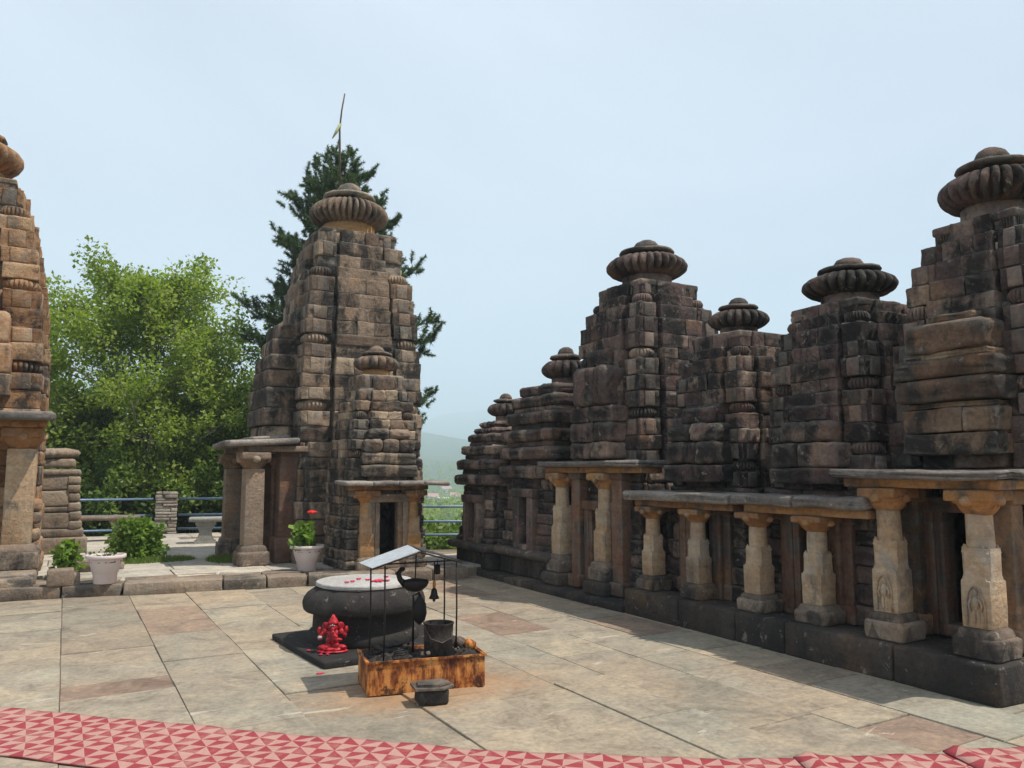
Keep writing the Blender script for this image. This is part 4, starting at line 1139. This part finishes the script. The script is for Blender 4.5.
# ------------------------------------------------------------------ railing and stone piers
def pier(x, y, h, label, s=.42, z0=TZ):
    e = empty('stone_pier', (x, y, z0 - .1), R(-5), label, 'pier', 'stacked-stone piers of the railing')
    m = MB(); z = 0
    while z < h + .1:
        hh = rnd.uniform(.05, .10); n = rnd.choice([1, 2, 2, 3]); cut = sorted([rnd.uniform(.25, .75) for _ in range(n - 1)])
        c = [0] + cut + [1]
        for a, b in zip(c[:-1], c[1:]):
            if b - a < .08: continue
            m.block((-s / 2 + s * (a + b) / 2 + rnd.uniform(-.012, .012), rnd.uniform(-.012, .012), z + hh / 2), (s * (b - a) - .006, s + rnd.uniform(-.02, .03), hh - .006), .014, seg=4)
        z += hh
    m.box((-s / 2 + .03, -s / 2 + .03, 0), (s / 2 - .03, s / 2 - .03, h + .05), 0)
    m.build('masonry', M['pier'], e, wob=.012, wobs=12)
    return e
pier(2.10, 20.3, .93, 'stacked-stone pier in the middle of the left railing, between the two benches', .47)
pier(3.95, 17.6, .95, 'stacked-stone pier seen between the porch pillars of the middle temple', .45)
def railing(pts, zs, label, posts=True, r=.028):
    e = empty('metal_railing', (*pts[0], TZ), 0, label, 'railing', 'blue metal railings of the terrace')
    p0 = Vector((*pts[0], TZ))
    for z in zs:
        m = MB(); m.tube([Vector((*p, z)) - Vector((p0.x, p0.y, p0.z)) for p in pts], r, n=8); m.build('rail', M['blue_rail'], e)
    if posts:
        for (px, py) in posts:
            m = MB(); m.tube([(px - p0.x, py - p0.y, -.1), (px - p0.x, py - p0.y, zs[0] - TZ)], r * 1.1, n=8); m.build('post', M['blue_rail'], e)
    return e
railing([(-7, 21.3), (-1.2, 20.65), (1.83, 20.33)], (.93, .56, .24), 'blue three-bar railing left of the stone pier, behind the brown bench', [(-6.9, 21.3), (-2.4, 20.8)])
railing([(2.36, 20.27), (3.9, 19.9), (4.02, 17.8)], (.93, .56, .24), 'blue three-bar railing right of the stone pier, behind the grey bench', [(3.9, 19.9)])
railing([(4.1, 17.4), (5.0, 14.15), (7.6, 12.95)], (.93, .66, .42), 'blue three-bar railing between the middle temple and the row of shrines', [(5.0, 14.15), (7.5, 13.0)], r=.022)
# sack behind the pillar
e = empty('white_sack', (3.28, 16.2, TZ), R(-15), 'white plastic sack with yellow print, upright behind the porch pillar', 'sack')
m = MB(); m.lathe([(.15, 0), (.17, .06), (.17, .25), (.16, .42), (.14, .56), (.10, .66), (.05, .73), (.03, .80)], n=20, rib=7, ribd=.10, ex=1.1, ey=.6); m.build('bag', M['cloth'], e, wob=.03, wobs=9)
m = MB(); m.block((0, -.098, .20), (.14, .02, .12), .005); m.build('print', M['print'], e, wob=.03, wobs=9)

# ------------------------------------------------------------------ trees
def broad_tree(x, y, z, H, rad, label, seed, nb=46, nl=42000, size=.13, mat='leaf', crown_lo=.16, group=None, bark='bark_pale', tr=.16, cs=.42):
    rs = np.random.RandomState(seed); e = empty('broadleaf_tree', (x, y, z), 0, label, 'tree', group)
    m = MB(); cl = []
    m.tube([(0, 0, -.3), (.05, .03, H * .2), (-.08, .05, H * .45), (.05, 0, H * .68), (.08, .05, H * .80)], [tr, tr * .85, tr * .6, tr * .35, tr * .1], n=9)
    for i in range(nb):
        f = crown_lo + (.95 - crown_lo) * (i + rs.random_sample()) / nb
        a = i * 2.4 + rs.random_sample() * .8
        R_ = rad * (math.sin(math.pi * min(1, (f * .86 + .16))) ** .55) * (.72 + .42 * rs.random_sample())
        p0 = Vector((.03, .02, H * f * .82)); lift = (.10 + .25 * rs.random_sample()) * H * (.25 + .3 * f)
        p3 = Vector((R_ * math.cos(a), R_ * math.sin(a), H * f * .82 + lift))
        pm = p0.lerp(p3, .5) + Vector((rs.normal() * .1, rs.normal() * .1, -.05 * R_))
        m.tube([p0, pm, p3], [tr * .35 * (1.1 - f), tr * .2 * (1.1 - f), .012], n=5)
        for t_ in (.35, .55, .72, .88, 1.0):
            for q in range(2):
                b = p0.lerp(p3, t_) + Vector(rs.normal(size=3) * .16 * R_ * Vector((1, 1, .7)).length / 1.7 * .9)
                if q == 0: m.tube([p0.lerp(p3, t_ * .9), b], [.014, .006], n=4)
                cl.append((b.x, b.y, b.z, cs * (.6 + .7 * rs.random_sample())))
    m.build('trunk', M[bark], e)
    V, F, T = leaves(cl, nl, size, rs, .34, .5)
    bulk('crown', V, F, M[mat], e, T)
    return e
broad_tree(1.9, 24.5, -1.6, 10.0, 3.75, 'bright green broadleaf tree filling the gap between the two temples', 21, nb=80, nl=95000, size=.105, cs=.42)
broad_tree(-1.2, 27.5, -2.2, 8.6, 2.8, 'broadleaf tree standing left, its edge against the left temple', 22, nb=40, nl=26000, size=.12, cs=.40)
broad_tree(4.2, 26.0, -2.0, 7.4, 2.6, 'darker broadleaf tree low behind the temple porch', 23, nb=36, nl=22000, size=.12, mat='leaf', cs=.40)

def conifer(x, y, z, H, rad, label, seed):
    rs = np.random.RandomState(seed); e = empty('conifer_tree', (x, y, z), 0, label, 'tree')
    m = MB(); m.tube([(0, 0, 0), (0, 0, H * .5), (0, 0, H * .98)], [.22, .13, .015], n=8)
    tip = []; nb = 150
    for i in range(nb):
        f = .20 + .79 * (i + rs.random_sample()) / nb; a = i * 2.4 + rs.random_sample() * .6
        env = min(1, (1 - f) / .40) ** .7
        Rr = rad * env * (.5 + .6 * rs.random_sample()) + .10
        p0 = Vector((0, 0, H * f)); droop = -.04 * Rr; rise = .34 * Rr
        pts = [p0, Vector((Rr * .5 * math.cos(a), Rr * .5 * math.sin(a), H * f + droop + .1 * Rr)), Vector((Rr * math.cos(a), Rr * math.sin(a), H * f + rise))]
        m.tube(pts, [.03 * (1.2 - f) + .006, .02 * (1.2 - f) + .004, .004], n=4)
        ns = max(4, int(Rr * 9))
        for k in range(ns):
            t_ = .25 + .75 * (k + rs.random_sample()) / ns
            b = pts[0].lerp(pts[1], t_ * 2) if t_ < .5 else pts[1].lerp(pts[2], t_ * 2 - 1)
            side = (rs.random_sample() - .5) * .7 * Rr * (1.05 - t_) * 1.5
            b = b + Vector((-math.sin(a) * side, math.cos(a) * side, rs.random_sample() * .12))
            tip.append((b.x, b.y, b.z, a))
            if Rr > .8: b = b + Vector((rs.normal() * .12, rs.normal() * .12, rs.normal() * .12)); tip.append((b.x, b.y, b.z, a))
    m.build('trunk', M['bark'], e)
    tip = np.array(tip); n = len(tip); per = 95
    k = np.repeat(np.arange(n), per); N = n * per
    ax = np.stack([np.cos(tip[k, 3]) * .6, np.sin(tip[k, 3]) * .6, .75 + 0 * k], 1); ax += rs.normal(size=(n, 3))[k] * .42
    ax /= np.linalg.norm(ax, axis=1)[:, None]
    L_ = (.20 + .22 * rs.random_sample(n))[k]; s = rs.random_sample(N)
    P = tip[k, :3] + ax * (L_ * s)[:, None]
    d = rs.normal(size=(N, 3)); d /= np.linalg.norm(d, axis=1)[:, None]; d = d * .85 + ax * .5; d /= np.linalg.norm(d, axis=1)[:, None]
    b = np.cross(d, rs.normal(size=(N, 3))); b /= np.linalg.norm(b, axis=1)[:, None]
    l = (.105 + .06 * rs.random_sample(N)) * (1.15 - .5 * s); w_ = .012
    V = np.stack([P - b * w_, P + b * w_, P + d * l[:, None]], 1).reshape(-1, 3); F = np.arange(3 * N).reshape(-1, 3)
    bulk('crown', V, F, M['needle'], e, np.clip(.6 * rs.random_sample(N) + .4 * rs.random_sample(n)[k], 0, 1))
    return e
conifer(6.40, 21.4, -1.2, 11.7, 2.4, 'tall dark conifer rising behind the middle temple', 31)

# shrubs beyond the railing
sp = [(5.6, 15.6, 1.1, .95), (6.7, 15.2, 1.1, .9), (7.8, 14.8, 1.1, .95), (8.8, 14.4, 1.1, .9), (7.4, 17.2, 1.3, .8), (8.8, 17.0, 1.3, .8),
      (-2.2, 22.6, 1.3, 2.6), (-.4, 22.3, 1.4, 2.3), (1.2, 22.2, 1.3, 2.6), (2.9, 22.0, 1.3, 2.2), (4.2, 21.6, 1.3, 2.8), (5.2, 19.2, 1.1, 2.3), (-4.4, 23.2, 1.5, 3.4), (3.4, 24.0, 1.7, 4.2), (5.2, 23.6, 1.6, 4.0), (.4, 25, 1.8, 4.5), (-1.6, 24.5, 1.8, 4.4)]
for i, (x, y, r, h) in enumerate(sp):
    rs = np.random.RandomState(60 + i)
    zz = max(-.6, min(terrain_h(x, y), -.3))
    where = 'beside the hill view at the right railing' if i < 6 else 'behind the left railing'
    lab = ['light green shrub just beyond the right-hand railing, near the middle temple', 'light green shrub just beyond the middle of the right-hand railing', 'light green shrub beyond the railing touching the farthest small shrine', 'shrub beyond the railing hidden behind the farthest shrine',
           'shrub lower down the slope past the right railing', 'shrub lower on the slope behind the farthest shrine', 'dark shrub behind the railing near the ruined shrine', 'dark shrub behind the brown bench', 'dark shrub behind the railing, left of the stone pier',
           'dark shrub behind the railing, right of the stone pier', 'shrub seen through the porch of the middle temple', 'shrub behind the stacked-stone pier by the porch', 'tall shrub behind the left temple', 'tall yellow-green shrub under the trees behind the grey bench',
           'tall shrub behind the middle temple', 'tall shrub under the tree behind the brown bench', 'tall shrub behind the ruined shrine'][i]
    e = empty('shrub', (x, y, zz), 0, lab, 'shrub', 'shrubs beyond the railing')
    m = MB(); cl = []
    for k in range(30):
        a = rs.random_sample() * 6.28; rr = r * rs.random_sample() ** .5; hh = h * (.25 + .75 * rs.random_sample()) * (1 - .25 * (rr / r) ** 2)
        m.tube([(0, 0, 0), (rr * .5 * math.cos(a), rr * .5 * math.sin(a), hh * .6), (rr * math.cos(a), rr * math.sin(a), hh)], [.03, .018, .006], n=4)
        cl.append((rr * math.cos(a), rr * math.sin(a), hh, r * .28))
    m.build('stem', M['bark'], e)
    V, F, T = leaves(cl, int(5200 * r), .11 if h < 2 else .13, rs, .36, .4)
    bulk('foliage', V, F, M['shrub'], e, T)

# ------------------------------------------------------------------ distant wooded slope and houses
def far_trees():
    rs = np.random.RandomState(90); V = []; F = []; T = []; n0 = 0
    cl = []
    for i in range(2600):
        d = 120 + 640 * rs.random_sample(); a = R(2) + R(36) * rs.random_sample()
        if d < 400 and abs(math.degrees(a) - 24.3) < .9 and rs.random_sample() < .6: continue
        x, y = d * math.sin(a), d * math.cos(a); zz = terrain_h(x, y); hh = 2.6 + 3.4 * rs.random_sample()
        for k in range(4):
            cl.append((x + rs.normal() * 1.1, y + rs.normal() * 1.1, zz + hh * (.35 + .22 * k), 1.5 * (1 - .12 * k)))
    V, F, T = leaves(cl, 210000, .7, rs, .4, .5)
    return bulk('distant_wood', V, F, M['leaf'], tone=T)
tag(far_trees(), 'hazy green wood covering the slope far beyond the railing', 'wood', kind='stuff')
def house(x, y, w, d, h, label, roof=True, rz=0):
    zz = terrain_h(x, y) + 1.0; e = empty('house', (x, y, zz), rz, label, 'house', 'houses on the far slope')
    m = MB(); m.box((-w / 2, -d / 2, -3), (w / 2, d / 2, h)); m.build('wall', M['white_wall'], e, smooth=False)
    m = MB()
    if roof: m.add([(-w / 2 - .4, -d / 2 - .4, h + .01), (w / 2 + .4, -d / 2 - .4, h + .01), (w / 2 + .4, d / 2 + .4, h + .01), (-w / 2 - .4, d / 2 + .4, h + .01), (-w / 2, 0, h + 1.8), (w / 2, 0, h + 1.8)], [(0, 1, 5, 4), (2, 3, 4, 5), (0, 4, 3), (1, 2, 5), (3, 2, 1, 0)])
    else: m.box((-w / 2 - .3, -d / 2 - .3, h + .01), (w / 2 + .3, d / 2 + .3, h + .35))
    m.build('roof', M['house_roof'] if roof else M['white_wall'], e, smooth=False)
    for k in range(max(2, int(w / 2.5))):
        m = MB(); wx = -w / 2 + (k + .5) * w / max(2, int(w / 2.5)); m.box((wx - .5, -d / 2 - .05, h * .35), (wx + .5, -d / 2 - .004, h * .75)); m.build('window', M['pane'], e, smooth=False)
    return e
def azp(px, d):
    a = R(29.054) + math.atan((px - 512) / 800.); return d * math.sin(a), d * math.cos(a)
for px, d, w_, h_, rf, lb in ((444, 350, 4.2, 3.0, False, 'white flat-roofed house on the far slope, seen over the right railing'), (434, 390, 5, 2.6, True, 'small far house with a red-brown roof left of the white flat-roofed one'), (455, 410, 5, 2.6, True, 'far house with red-brown roof beside the farthest shrine'),
                           (447, 520, 6, 4, True, 'farthest tiny house high on the wooded slope')):
    x, y = azp(px, d); house(x, y, w_, 6, h_, lb, rf, R(-20))

# ------------------------------------------------------------------ haze
t = bpy.data.materials.new('air_haze'); t.use_nodes = True; nt = t.node_tree; nt.nodes.clear()
pv = nt.nodes.new('ShaderNodeVolumePrincipled'); pv.inputs['Color'].default_value = (.72, .87, 1, 1); pv.inputs['Density'].default_value = .0008; pv.inputs['Anisotropy'].default_value = .0
oo = nt.nodes.new('ShaderNodeOutputMaterial'); nt.links.new(pv.outputs[0], oo.inputs['Volume'])
zmin = min(terrain_h(x, y) for y in ys for x in xs); zmax = max(terrain_h(x, y) for y in ys for x in xs)
x0, x1, y0, y1 = xs[0] - 5, xs[-1] + 5, ys[0] - 5, ys[-1] + 5
m = MB(); m.box((x0, y0, zmin - 1), (x1, y1, max(zmax + 2, 20)))
o = m.build('haze', t, smooth=False); tag(o, 'pale blue haze over the valley', 'haze', kind='stuff')
print('terrain', zmin, zmax, x0, x1, y0, y1)
